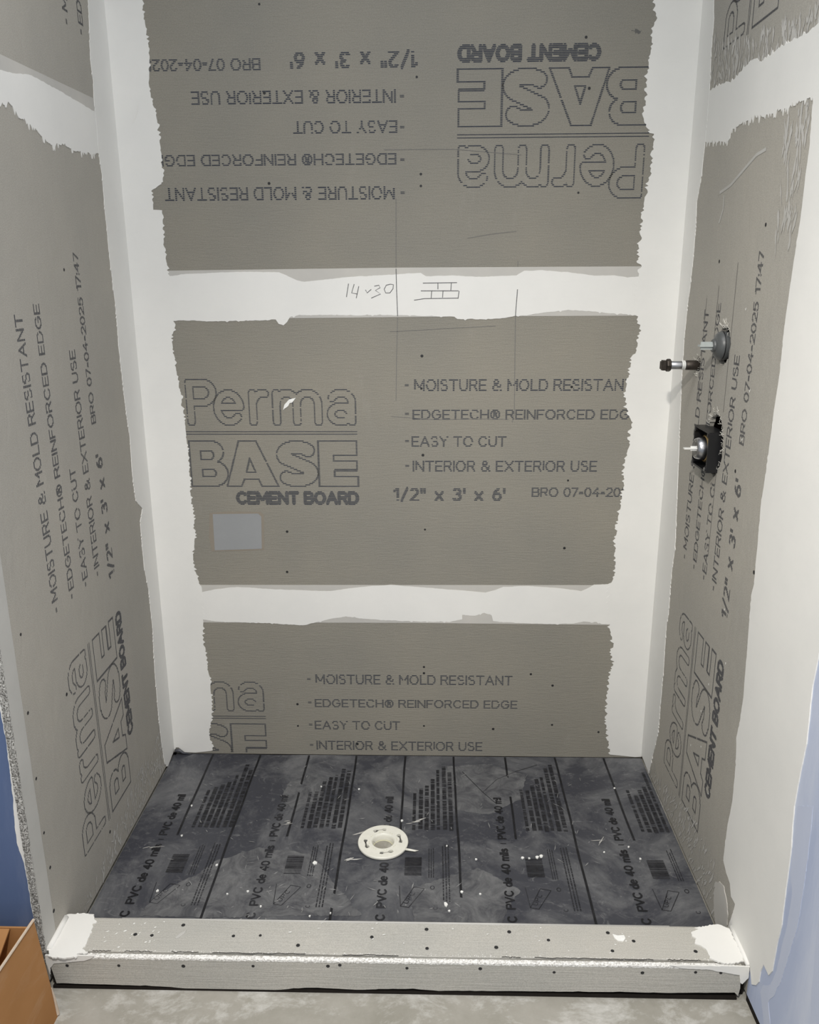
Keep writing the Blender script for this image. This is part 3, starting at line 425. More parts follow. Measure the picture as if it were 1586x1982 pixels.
def board_print():
    """the maker's stamp of one board; u along the lines, v up, origin at the foot of the big word's last letter"""
    R = []; P = .0042
    # rounded outlined word
    wd = []
    wd += line_segs([(-.476, .190), (-.476, .302), (-.440, .302)]+arc(-.440, .274, .030, .028, 90, -90)+[(-.476, .246)])
    R += rows(wd, .0086, .0130, P, .60, .0012, 1, .03); wd = []
    for lp in ([[(-.399, .2335), (-.333, .2335)]+arc(-.3660, .2305, .033, .040, 5, 318, 18)],
               [[(-.297, .190), (-.297, .271)], [(-.297, .245)]+arc(-.268, .245, .026, .026, 160, 75, 6)],
               [[(-.229, .190), (-.229, .271)], [(-.229, .238)]+arc(-.2, .242, .029, .030, 170, 0, 8)+[(-.171, .190)], [(-.171, .238)]+arc(-.1405, .242, .0305, .030, 170, 0, 8)+[(-.110, .190)]],
               [arc(-.044, .246, .0300, .026, 150, 0, 9)+[(-.014, .190)], arc(-.046, .212, .028, .022, 0, 360, 16), [(-.046, .234), (-.014, .234)]]):
        sg = [q for pl in lp for q in line_segs(pl)]
        R += rows(sg, .0086, .0130, P, .60, .0012, len(R), .03)
    # two rules
    R += [(-.496, 0.0, .1605, .1625), (-.496, 0.0, .1530, .1550)]
    # heavy outlined word
    h = .135
    E_ = [(-.114+a*.114, b*h) for a, b in [(0, 0), (1, 0), (1, .21), (.40, .21), (.40, .355), (.97, .355), (.97, .57), (.38, .57), (.38, .69), (.97, .69), (.97, 1), (0, 1)]]
    A_ = [(-.385+a*.151, b*h) for a, b in [(0, 0), (.27, 1), (.60, 1), (1, 0), (.68, 0), (.62, .15), (.34, .15), (.28, 0)]]
    A2 = [(-.385+a*.151, b*h) for a, b in [(.465, .61), (.39, .31), (.57, .31)]]
    b0 = -.489
    B_ = [(b0, 0), (b0, h), (b0+.062, h)]+arc(b0+.062, h-.033, .037, .033, 90, -60, 9)+arc(b0+.067, .038, .042, .038, 70, -90, 10)
    B2 = [(b0+.032, .080), (b0+.032, .106), (b0+.058, .106)]+arc(b0+.058, .093, .012, .013, 90, -90, 6)
    B3 = [(b0+.034, .028), (b0+.034, .050), (b0+.062, .050)]+arc(b0+.062, .039, .012, .011, 90, -90, 6)
    for lp in (E_, A_, A2, B_, B2, B3): R += rows(poly_segs(lp), 0, .0026, P, .62, .0012, len(R), .02)
    S_ = arc(-.177, .094, .040, .022, 35, 205, 10)+arc(-.177, .040, .042, .022, 60, -140, 12)
    R += rows(line_segs(S_), .0165, .0212, P, .62, .0012, 9, .02)
    # small lines
    R += rows(layout('CEMENT BOARD', -.357, -.051, .031, -.004, .26, .42), 0, .0052, .031/8, .66, .0010, 5, .02, -.051)
    for tx, u0, v0, hh, u1, dr in (('MOISTURE & MOLD RESISTANT', .166, .279, .029, .776, .06), ('EDGETECH(r) REINFORCED EDGE', .161, .198, .0245, .794, .04),
                                   ('EASY TO CUT', .158, .1195, .0265, .425, .10), ('INTERIOR & EXTERIOR USE', .161, .0465, .028, .687, .05)):
        R += rows(layout(tx, u0, v0, hh, u1, .25, .42), 0, .0024, hh/6, .64, .0010, len(R), dr*.6, v0)
        R += [(.137, .148, v0+.012, v0+.0138), (.137, .148, v0+.0155, v0+.0173)]
    R += rows(layout("1/2\" x 3' x 6'", .105, -.041, .034, .425, .30, .62), 0, .0040, .034/8, .62, .0010, 21, .03, -.041)
    R += rows(layout('BRO 07-04-2025 17:47', .507, -.029, .0245, .903, .22, .46), 0, .0025, .0245/6, .60, .0010, 22, .03, -.029)
    return R
STAMP = board_print()
gl_ref = [None]
def print_rects(name, rects, mp, o, m, parent, clip=None):
    bm = bmesh.new()
    for a0, a1, b0, b1 in rects:
        if clip:
            a0, a1, b0, b1 = max(a0, clip[0]), min(a1, clip[1]), max(b0, clip[2]), min(b1, clip[3])
            if a1-a0 < 2e-4 or b1-b0 < 2e-4: continue
        if mp is gl_ref[0] and math.hypot((a0+a1)/2-.700, (b0+b1)/2+.431) < .062: continue
        bm.faces.new([bm.verts.new(mp(*q, o)) for q in ((a0, b0), (a1, b0), (a1, b1), (a0, b1))])
    up_ = Vector(mp(0, 0, 1))-Vector(mp(0, 0, 0))
    bm.normal_update()
    for f in bm.faces:
        if f.normal.dot(up_) < 0: f.normal_flip()
    return link(name, bm, m, parent)
def stamp(tr, clip, keep=None):
    """the stamp moved onto a wall: tr maps its u, v to the wall's flat coordinates"""
    out = []
    for u0, u1, v0, v1 in STAMP:
        p, q = tr(u0, v0), tr(u1, v1)
        r = (min(p[0], q[0]), max(p[0], q[0]), min(p[1], q[1]), max(p[1], q[1]))
        r = (max(r[0], clip[0]), min(r[1], clip[1]), max(r[2], clip[2]), min(r[3], clip[3]))
        if r[1]-r[0] > 2e-4 and r[3]-r[2] > 2e-4 and (keep is None or keep(r)): out.append(r)
    return out
SCREW = {}
def screws(pts, mp, parent, m, o=0.0, rad=.0042, seed=0):
    rnd = random.Random(seed)
    for a, b in pts:
        bm = bmesh.new(); c = Vector(mp(a, b, o)); n = (Vector(mp(a, b, 1))-Vector(mp(a, b, 0)))
        r = rad*rnd.uniform(.8, 1.15)
        lathe(bm, [(r, 0), (r*.92, .0005), (r*.55, .0007), (r*.45, .0002), (r*.05, .0001)], c-n*.00001, n, 10, False, True)
        link('screw', bm, m, parent)

# ================================================================ BACK WALL
TOPZ = 2.42
bw = structure(boxo('wall_back', (-.12, W+.12, .0127, .105, -.012, TOPZ), M['stud']))
def board(name, mp, a0, a1, b0, b1, m, parent, holes=(), o0=-.0125):
    return slabo(name, [[(a0, b0), (a1, b0), (a1, b1), (a0, b1)]]+list(holes), mp, o0, 0.0, m, parent)
b1_ = board('cement_board', back, .0005, W-.0005, 1.4335, TOPZ, M['board'], bw); b1_['label'] = 'grey cement board with upside-down lettering'
b2_ = board('cement_board', back, .0005, W-.0005, .5190, 1.4325, M['board'], bw); b2_['label'] = 'grey cement board with upright lettering'
b3_ = board('cement_board', back, .0005, W-.0005, -.0015, .5180, M['board'], bw); b3_['label'] = 'grey cement board cut off by the pan'
for bo, tr, cl in ((b1_, lambda u, v: (.893-u, 1.982-v), (.02, W-.02, 1.45, 2.4)), (b2_, lambda u, v: (.616+u, .887+v), (.02, W-.02, .53, 1.42)), (b3_, lambda u, v: (.304+u, -.028+v), (.02, W-.02, .0045, .5))):
    print_rects('printed_lettering', stamp(tr, cl), back, .0004, M['ink'], bo)
screws(T['scr_back_top'], back, b1_, M['screw'], 0, .0036, 1)
screws(T['scr_back_mid'], back, b2_, M['screw'], 0, .0038, 2)
screws(T['scr_back_low'], back, b3_, M['screw'], 0, .0040, 3)
slabo('pale_patch', [T['pale_patch']], back, 0, .0009, M['patch'], b2_)
slabo('patch_rim', [T['pale_patch_rim']], back, 0, .0005, M['patch_rim'], b2_)
slabo('plaster_fleck', [T['white_fleck']], back, 0, .002, M['fleck'], b2_)
slabo('smudge', [jag(T['smudge']+T['smudge'][:1], 3, .006, .004)], back, 0, .0003, M['screw_grey'], b1_)
# thin grey skim along the tapered edges, white compound over the joints and in the corners
for k, nm in enumerate(('skim_hi_top', 'skim_hi_bot', 'skim_lo_top', 'skim_lo_bot')):
    lp = T[nm]
    o = slabo('thin_skim', [lp], back, 0, .0007, M['skim'], bw)
    o['label'] = 'thin grey skim'
def between(top, bot): return list(top)+list(bot)[::-1]
hi_t = jag(T['joint_hi_top'], 1, .0008, .006); hi_b = jag(T['joint_hi_bot'], 2, .0011, .005, .004, (0, -1), .12)
lo_t = jag(T['joint_lo_top'], 3, .0007, .006); lo_b = jag(T['joint_lo_bot'], 4, .0010, .005, .003, (0, -1), .10)
o = slabo('joint_compound', [between(hi_t, hi_b)], back, 0, .0012, M['mud'], bw); hi = o
slabo('joint_compound', [between(lo_t, lo_b)], back, 0, .0012, M['mud'], bw)
le = jag(T['back_left_edge'], 5, .0010, .0045, .0062, (1, 0), .42)
re = jag(T['back_right_edge'], 6, .0012, .0045, .0080, (-1, 0), .50)
slabo('joint_compound', [[(0.0, T['back_left_edge'][0][1])]+le+[(.118, .008), (.07, .002), (.03, .003), (.016, .020), (.008, .020), (0, .004)]], back, 0, .0016, M['mud'], bw)
slabo('joint_compound', [[(W, T['back_right_edge'][0][1])]+re+[(W-.02, .001), (W, .003)]], back, 0, .0016, M['mud'], bw)
bm = bmesh.new(); ribbon(bm, T['ridge'], .0035, back, .0022); link('compound_ridge', bm, M['mud_rough'], bw)
# carpenter's pencil notes
bm = bmesh.new()
for i in range(6, 20):
    if 'pen%02d' % i in T: ribbon(bm, T['pen%02d' % i], .0019, back, .0017)
for i in (0, 1):
    ribbon(bm, [q for q in T['pen%02d' % i] if 1.36 < q[1] < 1.50], .0020, back, .0017)
pn = link('pencil_note', bm, M['pencil'], hi); pn['label'] = 'handwritten 14x30 and a small brick sketch in pencil'
bm = bmesh.new()
for i in range(6): ribbon(bm, T['pen%02d' % i], .0016 if i < 2 else .0013, back, .0006)
link('pencil_line', bm, M['pencil_faint'], bw)

# ================================================================ LEFT WALL
YF = -.900
lw = structure(boxo('wall_left', (-.115, -.0135, -.888, .0125, -.012, TOPZ), M['stud']))
bl = board('cement_board', left, YF, -.0005, .0035, 1.8285, M['board_side'], lw); bl['label'] = 'grey cement board with lettering running up'
bu = board('cement_board', left, YF, -.0005, 1.8295, TOPZ, M['board_side'], lw); bu['label'] = 'grey cement board above the high joint'
print_rects('printed_lettering', stamp(lambda u, v: (-.363-v, .626+u), (YF+.06, -.02, .02, 1.75)), left, .0004, M['ink'], bl)
print_rects('printed_lettering', [q for q in stamp(lambda u, v: (.04-v, 1.89+u), (YF+.06, -.02, 1.90, 2.40)) if q[2] > 1.89+.13], left, .0004, M['ink'], bu)
screws(T['scr_left'], left, bl, M['screw'], 0, .0042, 4)
slabo('thin_skim', [T['left_skim']+[(-.852, 1.85), (-.852, 1.89)]], left, 0, .0007, M['skim'], lw)['label'] = 'thin grey skim'
slabo('joint_compound', [between(jag([(-.853, 1.862)]+T['left_joint_top'], 7, .0012, .006), jag([(-.853, 1.802)]+T['left_joint_bot'], 8, .0025, .004, .012, (0, -1), .4))], left, 0, .0012, M['mud'], lw)
slabo('joint_compound', [[(0, T['left_corner_edge'][0][1])]+jag(T['left_corner_edge'], 9, .0013, .005, .004, (-1, 0), .25)+[(0, .012)]], left, 0, .0016, M['mud'], lw)
# smooth pale band along the free edge of the board
t_ = mud_mat('edge_band', (.43, .425, .40), (.50, .49, .46), .8)
eb = slabo('edge_band', [[(YF, .004)]+jag([(-.851, .09), (-.851, .5), (-.850, .95), (-.851, 1.3), (-.852, 2.0), (-.853, TOPZ)], 10, .0006, .02)+[(YF, TOPZ)]], left, 0, .0008, t_, bl)
eb['label'] = 'smooth pale strip along the free edge'
# raw cut edge of that board, facing the room
bm = bmesh.new(); rnd = random.Random(11); n = 330; prev = None
for i in range(n+1):
    z = .05+(TOPZ-.05)*i/n
    r_ = [bm.verts.new((-.0135+rnd.uniform(-.0022, .0012), YF+.002, z))]
    for q in (.0, .25, .5, .75, 1.0):
        r_.append(bm.verts.new((-.0135+q*.0140+rnd.uniform(-.0006, .0006), YF-rnd.uniform(.0004, .0034), z)))
    r_.append(bm.verts.new((.0009, YF+.002, z)))
    if prev:
        for k in range(len(r_)-1): bm.faces.new((prev[k], prev[k+1], r_[k+1], r_[k]))
    prev = r_
bmesh.ops.recalc_face_normals(bm, faces=bm.faces[:])
re_ = link('raw_edge', bm, M['raw'], bl); re_['label'] = 'crumbly cut edge of the board'
# dried white smears by the foot of the board
def streaks(name, loop, mp, seed, n, ln, wd, m, parent, dirv=(0, 1), o=.0006, jit=.22):
    rnd = random.Random(seed); bm = bmesh.new()
    from mathutils.geometry import intersect_point_tri_2d
    xs = [p[0] for p in loop]; ys = [p[1] for p in loop]; c_ = 0; tries = 0
    def inside(x, y):
        r = False; j = len(loop)-1
        for i in range(len(loop)):
            if (loop[i][1] > y) != (loop[j][1] > y) and x < (loop[j][0]-loop[i][0])*(y-loop[i][1])/(loop[j][1]-loop[i][1])+loop[i][0]: r = not r
            j = i
        return r
    while c_ < n and tries < n*30:
        tries += 1; aj = rnd.gauss(0, jit); x, y = rnd.uniform(min(xs), max(xs)), rnd.uniform(min(ys), max(ys))
        if not inside(x, y): continue
        c_ += 1; L_ = ln*rnd.uniform(.3, 1.2); w_ = wd*rnd.uniform(.4, 1.3); k = 6
        dx, dy = dirv[0]*math.cos(aj)-dirv[1]*math.sin(aj), dirv[0]*math.sin(aj)+dirv[1]*math.cos(aj); lp = []
        for i in range(k+1):
            s_ = (i/k-.5)*L_; e_ = w_*math.sin(math.pi*(i+.3)/(k+.6))*rnd.uniform(.5, 1.1)
            lp.append((x+dx*s_-dy*e_, y+dy*s_+dx*e_))
        for i in range(k, -1, -1):
            s_ = (i/k-.5)*L_; e_ = -w_*math.sin(math.pi*(i+.3)/(k+.6))*rnd.uniform(.5, 1.1)
            lp.append((x+dx*s_-dy*e_, y+dy*s_+dx*e_))
        f = [bm.verts.new(mp(a, b, o+rnd.uniform(0, .0003))) for a, b in lp]
        bm.faces.new(f)
    bm.normal_update(); up_ = Vector(mp(0, 0, 1))-Vector(mp(0, 0, 0))
    for f in bm.faces:
        if f.normal.dot(up_) < 0: f.normal_flip()
    return link(name, bm, m, parent)
M['smear'] = mud_mat('dried_smear_and_glint', (.40, .39, .365), (.52, .51, .48), .85)
M['smear_dim'] = mud_mat('dried_smear_dim', (.43, .42, .39), (.53, .515, .485), .85)
low = [(-.02, .03), (-.02, .13), (-.10, .17), (-.16, .13), (-.24, .12), (-.30, .13), (-.42, .10), (-.60, .05), (-.75, .03), (-.75, .012), (-.1, .012)]
streaks('plaster_smear_and_glint', low, left, 12, 330, .024, .0036, M['smear'], bl, (.25, .97), .0006, .5)
# the blue wall beside the shower, in line with the board's cut edge
wf = structure(boxo('wall_front', (-1.6, -.0165, -.888, -.790, -.012, TOPZ), M['stud']))
slabo('drywall_sheet', [[(-1.6, .004), (-.0155, .004), (-.0155, TOPZ), (-1.6, TOPZ)]], lambda a, b, o: (a, -.888-o, b), 0, .0055, M['blue_dark'], wf)['label'] = 'blue drywall'
rim = jag([(-.0155, 1.2), (-.0165, .9), (-.018, .72), (-.021, .66), (-.0175, .60), (-.022, .45), (-.026, .40), (-.029, .35), (-.020, .30), (-.018, .16), (-.0155, .05)], 13, .0010, .006)
slabo('joint_compound', [rim], lambda a, b, o: (a, -.8935-o, b), 0, .002, M['mud'], wf)

# ================================================================ RIGHT WALL
rw = structure(bpy.data.objects.new('wall_right', None)); COL.objects.link(rw)
for y0, y1 in ((-2.60, -.47), (-.27, .0125)): boxo('stud_backing', (W+.0127, W+.11, y0, y1, -.012, TOPZ), M['stud'], rw)
for z0, z1 in ((-.012, .95), (1.43, TOPZ)): boxo('stud_backing', (W+.0127, W+.11, -.47, -.27, z0, z1), M['stud'], rw)
boxo('stud_backing', (W+.10, W+.11, -.47, -.27, .95, 1.43), M['wood'], rw)
def ragged(cy, cz, ry, rz, seed, n=44, j=.10):
    rnd = random.Random(seed)
    return [(cy+ry*math.cos(2*math.pi*i/n)*(1+rnd.uniform(-j, j)), cz+rz*math.sin(2*math.pi*i/n)*(1+rnd.uniform(-j, j))) for i in range(n)]
h_dome = ragged(-.386, 1.318, .040, .046, 21)
h_pipe = ragged(-.214, 1.256, .016, .022, 22, 30, .14)
h_mix = ragged(-.384, 1.088, .060, .074, 23, 52, .08)
YR = -.905
br = board('cement_board', right, YR, -.0005, .0035, 1.8285, M['board_side'], rw, (h_dome, h_pipe, h_mix)); br['label'] = 'grey cement board with pipe holes'
bru = board('cement_board', right, YR, -.0005, 1.8295, TOPZ, M['board_side'], rw); bru['label'] = 'grey cement board above the high joint'
def clear(r):
    y, z = (r[0]+r[1])/2, (r[2]+r[3])/2
    return all(((y-cy)/ry)**2+((z-cz)/rz)**2 > 1 for cy, cz, ry, rz in ((-.386, 1.318, .044, .050), (-.214, 1.256, .018, .025), (-.395, 1.085, .060, .083)))
print_rects('printed_lettering', stamp(lambda u, v: (-.537+v, .615+u), (YR+.02, -.02, .02, 1.80), clear), right, .0004, M['ink'], br)
bm = bmesh.new()
for a, b in (((-.315, 1.07), (-.315, 1.45)), ((-.425, 1.17), (-.425, 1.50)), ((-.418, .82), (-.418, 1.02)), ((-.235, 1.16), (-.235, 1.42))): ribbon(bm, [a, b], .0022, right, .0005)
link('pencil_line', bm, M['pencil_faint'], br)
print_rects('printed_lettering', stamp(lambda u, v: (-.503+v, 2.461+u), (YR+.02, -.02, 1.90, 2.40)), right, .0004, M['ink'], bru)
bm = bmesh.new()
for a, b in ((-.556, 1.128), (-.560, .735), (-.502, .345), (-.478, .43), (-.510, .52), (-.430, .305), (-.50, 1.40), (-.57, 1.235), (-.60, .62), (-.58, .265)):
    ribbon(bm, [(a-.002, b+.006), (a, b), (a+.0025, b+.004)], .0026, right, .0008)
link('plaster_fleck', bm, M['fleck'], br)['kind'] = 'stuff'
screws(T['scr_right'], right, br, M['screw'], 0, .0042, 5)
up_poly = [(-.12, 1.915), (-.12, 2.02), (-.22, 1.99), (-.35, 1.96), (-.50, 1.94), (-.62, 1.92), (-.70, 1.93), (-.70, 1.885), (-.5, 1.89), (-.3, 1.90)]
streaks('plaster_smear_and_glint', up_poly, right, 31, 190, .036, .0040, M['smear_dim'], bru, (.08, .99))
rlow = [(-.03, .012), (-.03, .06), (-.10, .05), (-.20, .06), (-.33, .09), (-.45, .13), (-.56, .15), (-.66, .13), (-.72, .08), (-.72, .012)]
streaks('plaster_smear_and_glint', rlow, right, 32, 190, .034, .0030, M['smear_dim'], br, (-.45, .89))
edge_b = [(-.62, 1.50), (-.70, 1.52), (-.71, 1.77), (-.60, 1.76)]
streaks('plaster_smear_and_glint', edge_b, right, 33, 60, .050, .0045, M['smear_dim'], br, (.03, 1))
scr = bmesh.new()
ribbon(scr, [(-.26, 1.658), (-.33, 1.668), (-.40, 1.690), (-.47, 1.712), (-.52, 1.716)], .007, right, .0006)
ribbon(scr, [(-.275, 1.59), (-.295, 1.62), (-.292, 1.65)], .006, right, .0006)
link('scuff_mark', scr, M['smear'], br)
boxo('gap_shade_strip', (W+.0005, W+.0126, -2.55, YR-.001, -.0118, .0036), M['crack'], rw)['label'] = 'black strip painted as shade in the gap under the drywall'  # black strip fills the gap, its shade put into the colour
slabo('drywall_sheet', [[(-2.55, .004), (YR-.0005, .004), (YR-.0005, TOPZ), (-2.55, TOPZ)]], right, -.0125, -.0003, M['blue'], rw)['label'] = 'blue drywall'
slabo('joint_compound', [between(jag(T['right_joint_top'], 14, .0016, .005, .006, (0, 1), .25), jag(T['right_joint_bot'], 15, .0025, .004, .012, (0, -1), .35))], right, 0, .0012, M['mud'], rw)
slabo('joint_compound', [[(0, T['right_corner_edge'][0][1])]+jag(T['right_corner_edge'], 16, .0011, .005, .004, (-1, 0), .25)+[(0, .012)]], right, 0, .0016, M['mud'], rw)
so = T['right_strip_out']
lp = jag(T['right_strip_in'], 17, .0009, .007, .003, (1, 0), .15)+jag(so[::-1], 18, .0007, .008)+[(-1.03, 1.2), (-1.04, 2.2)]
slabo('joint_compound', [lp], right, -.0002, .0020, M['mud'], rw)
slabo('thin_smear', [jag(T['blue_smear']+T['blue_smear'][:1], 19, .0015, .006)], right, -.0004, .0003, M['blue_smear'], rw)['label'] = 'thin bluish white smear'
slabo('thin_smear', [jag(T['blue_smear_b']+T['blue_smear_b'][:1], 20, .0015, .006)], right, -.0004, .0004, M['blue_smear'], rw)['label'] = 'thin bluish white smear'
slabo('joint_compound', [jag(T['right_patch']+T['right_patch'][:1], 24, .0022, .004)], right, 0, .0014, M['skim'], rw)
# frayed glass mesh round the holes
def fibres(name, pts, seed, n, m, parent, spread=.02):
    rnd = random.Random(seed); bm = bmesh.new()
    for i in range(n):
        y, z = rnd.choice(pts); y += rnd.uniform(-.006, .006); z += rnd.uniform(-.006, .006)
        a = Vector((W-.0005, y, z)); d = Vector((-rnd.uniform(.001, .007), rnd.uniform(-spread, spread)*.5, rnd.uniform(-spread*.4, spread*.8)))
        b_ = a+d*.5+Vector((-.002, rnd.uniform(-.003, .003), rnd.uniform(-.003, .003)))
        tube(bm, [a, b_, a+d], [.00045, .0004, .0002], 4)
    return link(name, bm, m, parent)
ff = fibres('frayed_mesh', [p for p in h_dome if p[1] > 1.350], 41, 30, M['fibre'], br, .020); ff['label'] = 'frayed white mesh threads'
fibres('frayed_mesh', [p for p in h_mix if p[1] > 1.13 or p[0] < -.430], 42, 46, M['fibre'], br, .016)
fibres('frayed_mesh', h_pipe, 43, 26, M['fibre'], br, .012)

# ================================================================ FLOORS
ZF = -.012
fl = structure(boxo('floor', (-1.6, W+.11, -2.60, .105, ZF-.05, ZF), M['floor']))

# shower pan liner
ln = empty('shower_pan_liner', 'dark grey rubber pan liner covering the shower floor, printed in black', 'shower liner')
bm = bmesh.new(); NX, NY = 120, 66; rnd = random.Random(51)
ph = [(rnd.uniform(5, 26), rnd.uniform(5, 26), rnd.uniform(0, 6), rnd.uniform(.0003, .0009)) for _ in range(10)]
def lz(x, y):
    z = 0
    for a, b, c, k in ph: z += k*math.sin(a*x+b*y*.8+c)*.28
    d = math.hypot(x-.7, y+.431)
    return z*min(1, max(0, (d-.07)/.05))-.0022
vs = [[bm.verts.new((.002+(W-.004)*i/NX, -.800+.798*j/NY, lz(.002+(W-.004)*i/NX, -.800+.798*j/NY))) for j in range(NY+1)] for i in range(NX+1)]
hole = lambda x, y: math.hypot(x-.7, y+.431) < .040
for i in range(NX):
    for j in range(NY):
        q = (vs[i][j], vs[i+1][j], vs[i+1][j+1], vs[i][j+1])
        c_ = sum((v.co for v in q), Vector())/4
        if not hole(c_.x, c_.y): bm.faces.new(q)
sheet = link('liner_sheet', bm, M['liner'], ln, True)
bm = bmesh.new()    # the folded corner
for i in range(2): pass
tube(bm, [(.004, -.006, -.001), (.010, -.010, .014), (.020, -.010, .015), (.034, -.008, .003), (.06, -.006, -.001)], [.005, .006, .006, .004, .001], 8)
link('folded_corner', bm, M['liner'], ln, True)
def gl(a, b, o): return (a, b, max(lz(a, b), -.0022)+.0006+o)
gl_ref[0] = gl
def stripe(bm, x, y0, y1, seed, wd=.0062):
    rnd = random.Random(seed); n = 60; p = rnd.uniform(0, 6); pts = []
    for i in range(n+1):
        y = y0+(y1-y0)*i/n
        pts.append((x+.0016*math.sin(7*y+p)+.0006*math.sin(23*y+p), y))
    ribbon(bm, pts, wd, gl, .0002)
full = [.279, .590, .903, 1.222]; half = [.130, .436, .747, 1.063, 1.380]
for i, x in enumerate(full):
    bm = bmesh.new(); stripe(bm, x, -.795, -.006, 60+i); link('printed_stripe', bm, M['liner_ink'], ln)
for i, x in enumerate(half):
    bm = bmesh.new(); stripe(bm, x, -.405, -.006, 70+i); link('printed_stripe', bm, M['liner_ink'], ln)
def liner_text(xs, worn, seed):
    bx = xs-.030
    def tr(rs): return [(bx-v1, bx-v0, u0, u1) for u0, u1, v0, v1 in rs]
    P_ = .0011; R = []
    for tx, y0, y1 in (('PVC de 40 mils', -.664, -.446), ('PVC de 40 mil', -.404, -.222), ('C', -.706, -.690)):
        R += tr(rows(layout(tx, y0, 0, .0195, y1, .22, .50), 0, .0025, P_, 1.0, .0006))
    R += tr(rows(layout('|', -.424, .002, .0165), 0, .0012, P_, 1.0, .0006))
    print_rects('printed_lettering', R, gl, .0003, worn, ln)
    rnd = random.Random(seed); R = []
    for k in range(7):                                   # the lines of small print
        x = xs+.030+k*.0172; y = -.372+rnd.uniform(0, .006); yend = -.20+.016*k+rnd.uniform(-.03, .03)+(.03 if k > 3 else 0)
        while y < yend:
            wl = rnd.uniform(.010, .034); yy = y
            hgt = .0118 if k in (1, 2, 3, 5, 6) else .0090
            while yy < min(y+wl, yend):
                g = rnd.uniform(.0016, .0034)
                if rnd.random() < .93:
                    s_ = rnd.random()
                    R.append((x, x+hgt, yy, yy+g*.72))
                    if s_ < .8: R.append((x+hgt*rnd.choice((0, .42, .82)), x+hgt*rnd.choice((.18, .6, 1)), yy+g*.72, yy+g))
                yy += g
            y += wl+.0045
    for k in range(26):                                  # the bar code
        y = -.553+k*.0027
        R.append((xs+.014, xs+.058, y, y+rnd.choice((.0009, .0015, .0023))))
    for k in range(3):                                   # thin lines of type
        x = xs+.076+k*.006; y = -.560
        while y < -.452: q = rnd.uniform(.006, .016); R.append((x, x+.0022, y, y+q)); y += q+.002
    for k in range(3):
        x = xs+.112+k*.0075; y = -.668
        while y < -.440: q = rnd.uniform(.004, .014); R.append((x, x+.0032, y, y+q)); y += q+.0022
    R = [tuple(sorted((r[0], r[1])))+tuple(sorted((r[2], r[3]))) for r in R]
    print_rects('small_print', R, gl, .0003, M['liner_ink_worn'], ln, (.01, W-.012, -.80, -.01))
    bm = bmesh.new(); o_ = .0004                         # the shield with three letters
    sh = lambda a, b: (xs+a, b)
    for pl in ([sh(.003, -.590), sh(.008, -.660)], [sh(.008, -.660), sh(.040, -.594)], [sh(.008, -.660), sh(.028, -.664)], [sh(.028, -.664), sh(.066, -.600)], [sh(.040, -.594), sh(.066, -.600)]
               ):
        pl = [q for q in pl if q[0] < W-.014]
        if len(pl) > 1: ribbon(bm, pl, .0016, gl, o_)
    seg = layout('UPC', 0, 0, .011, .040, .35)
    ang = math.atan2(.064, .032); ca, sa = math.cos(ang), math.sin(ang); ox, oy = xs+.0245, -.652
    for (a, b), (c, d) in seg:
        p = (ox+a*ca-b*sa*-1*-1, oy+a*sa+b*ca); q = (ox+c*ca-d*sa, oy+c*sa+d*ca)
        if p[0] < W-.014 and q[0] < W-.014 and (abs(p[0]-q[0])+abs(p[1]-q[1])) > 1e-5: ribbon(bm, [p, q], .0014, gl, o_)
    rs_ = [p for p in arc(xs+.086, -.596, .005, .006, 0, 360, 12)]
    if xs+.086 < W-.02: ribbon(bm, rs_, .0020, gl, o_)
    seg = layout('C', 0, 0, .010)
    for (a, b), (c, d) in seg:
        if xs+.10 < W-.012: ribbon(bm, [(xs+.098-b, -.670+a), (xs+.098-d, -.670+c)], .0014, gl, o_)
    link('printed_shield', bm, M['liner_ink_worn'], ln)
for i, x in enumerate(half): liner_text(x, M['liner_ink'] if i in (0, 3, 4) else M['liner_ink_worn'], 80+i)
# creases and pale scuffs in the rubber
bm = bmesh.new(); ribbon(bm, T['wrinkles_a'], .0022, gl, .0005); ribbon(bm, T['wrinkles_b'], .0016, gl, .0005)
link('crease', bm, M['liner_ink_worn'], ln)
t = NT('plaster_dust', .9, .2); t.color(t.mix(t.ramp(t.noise(60, 6, .75), .35, .7), (.16, .16, .16), (.34, .34, .335))); M['dust'] = t.m
t = NT('dust_film', .75, .3)
c = t.mix(t.ramp(t.noise(14, 9, .75, (1, 1, 1), 1.2), .38, .68), (.066, .067, .074), (.175, .176, .178)); t.color(c); t.bump(t.noise(50, 5, .6), .12, .0012); M['film'] = t.m
for loop, sd in ((T['dusty'], 95), ([(.88, -.06), (1.0, -.045), (1.12, -.10), (1.10, -.22), (1.0, -.30), (.90, -.28), (.86, -.16)], 96), ([(.40, -.15), (.47, -.10), (.52, -.14), (.50, -.24), (.44, -.30), (.39, -.24)], 97), ([(.78, -.60), (.95, -.52), (1.05, -.60), (.98, -.74), (.80, -.78)], 98)):
    q = slabo('dust_film', [jag(loop+loop[:1], sd, .004, .006)], gl, -.0004, .00012, M['film'], ln); q['label'] = 'grey film of plaster dust'
dz = [(.05, -.70), (.15, -.60), (.30, -.50), (.55, -.46), (.95, -.56), (.95, -.76), (.05, -.76)]
rnd = random.Random(91)
o = streaks('dust_smear', [(.12, -.76), (.18, -.62), (.34, -.50), (.60, -.53), (.95, -.58), (.90, -.76)], gl, 92, 75, .020, .0016, M['dust'], ln, (.75, .66), .0006, .8)
o['label'] = 'pale plaster dust and scratches'; o['kind'] = 'stuff'
o = streaks('dust_smear', [(.50, -.05), (.95, -.05), (1.35, -.10), (1.4, -.5), (1.0, -.55), (.8, -.4), (.55, -.35)], gl, 93, 60, .022, .0012, M['dust'], ln, (.55, .83), .0006, .8)
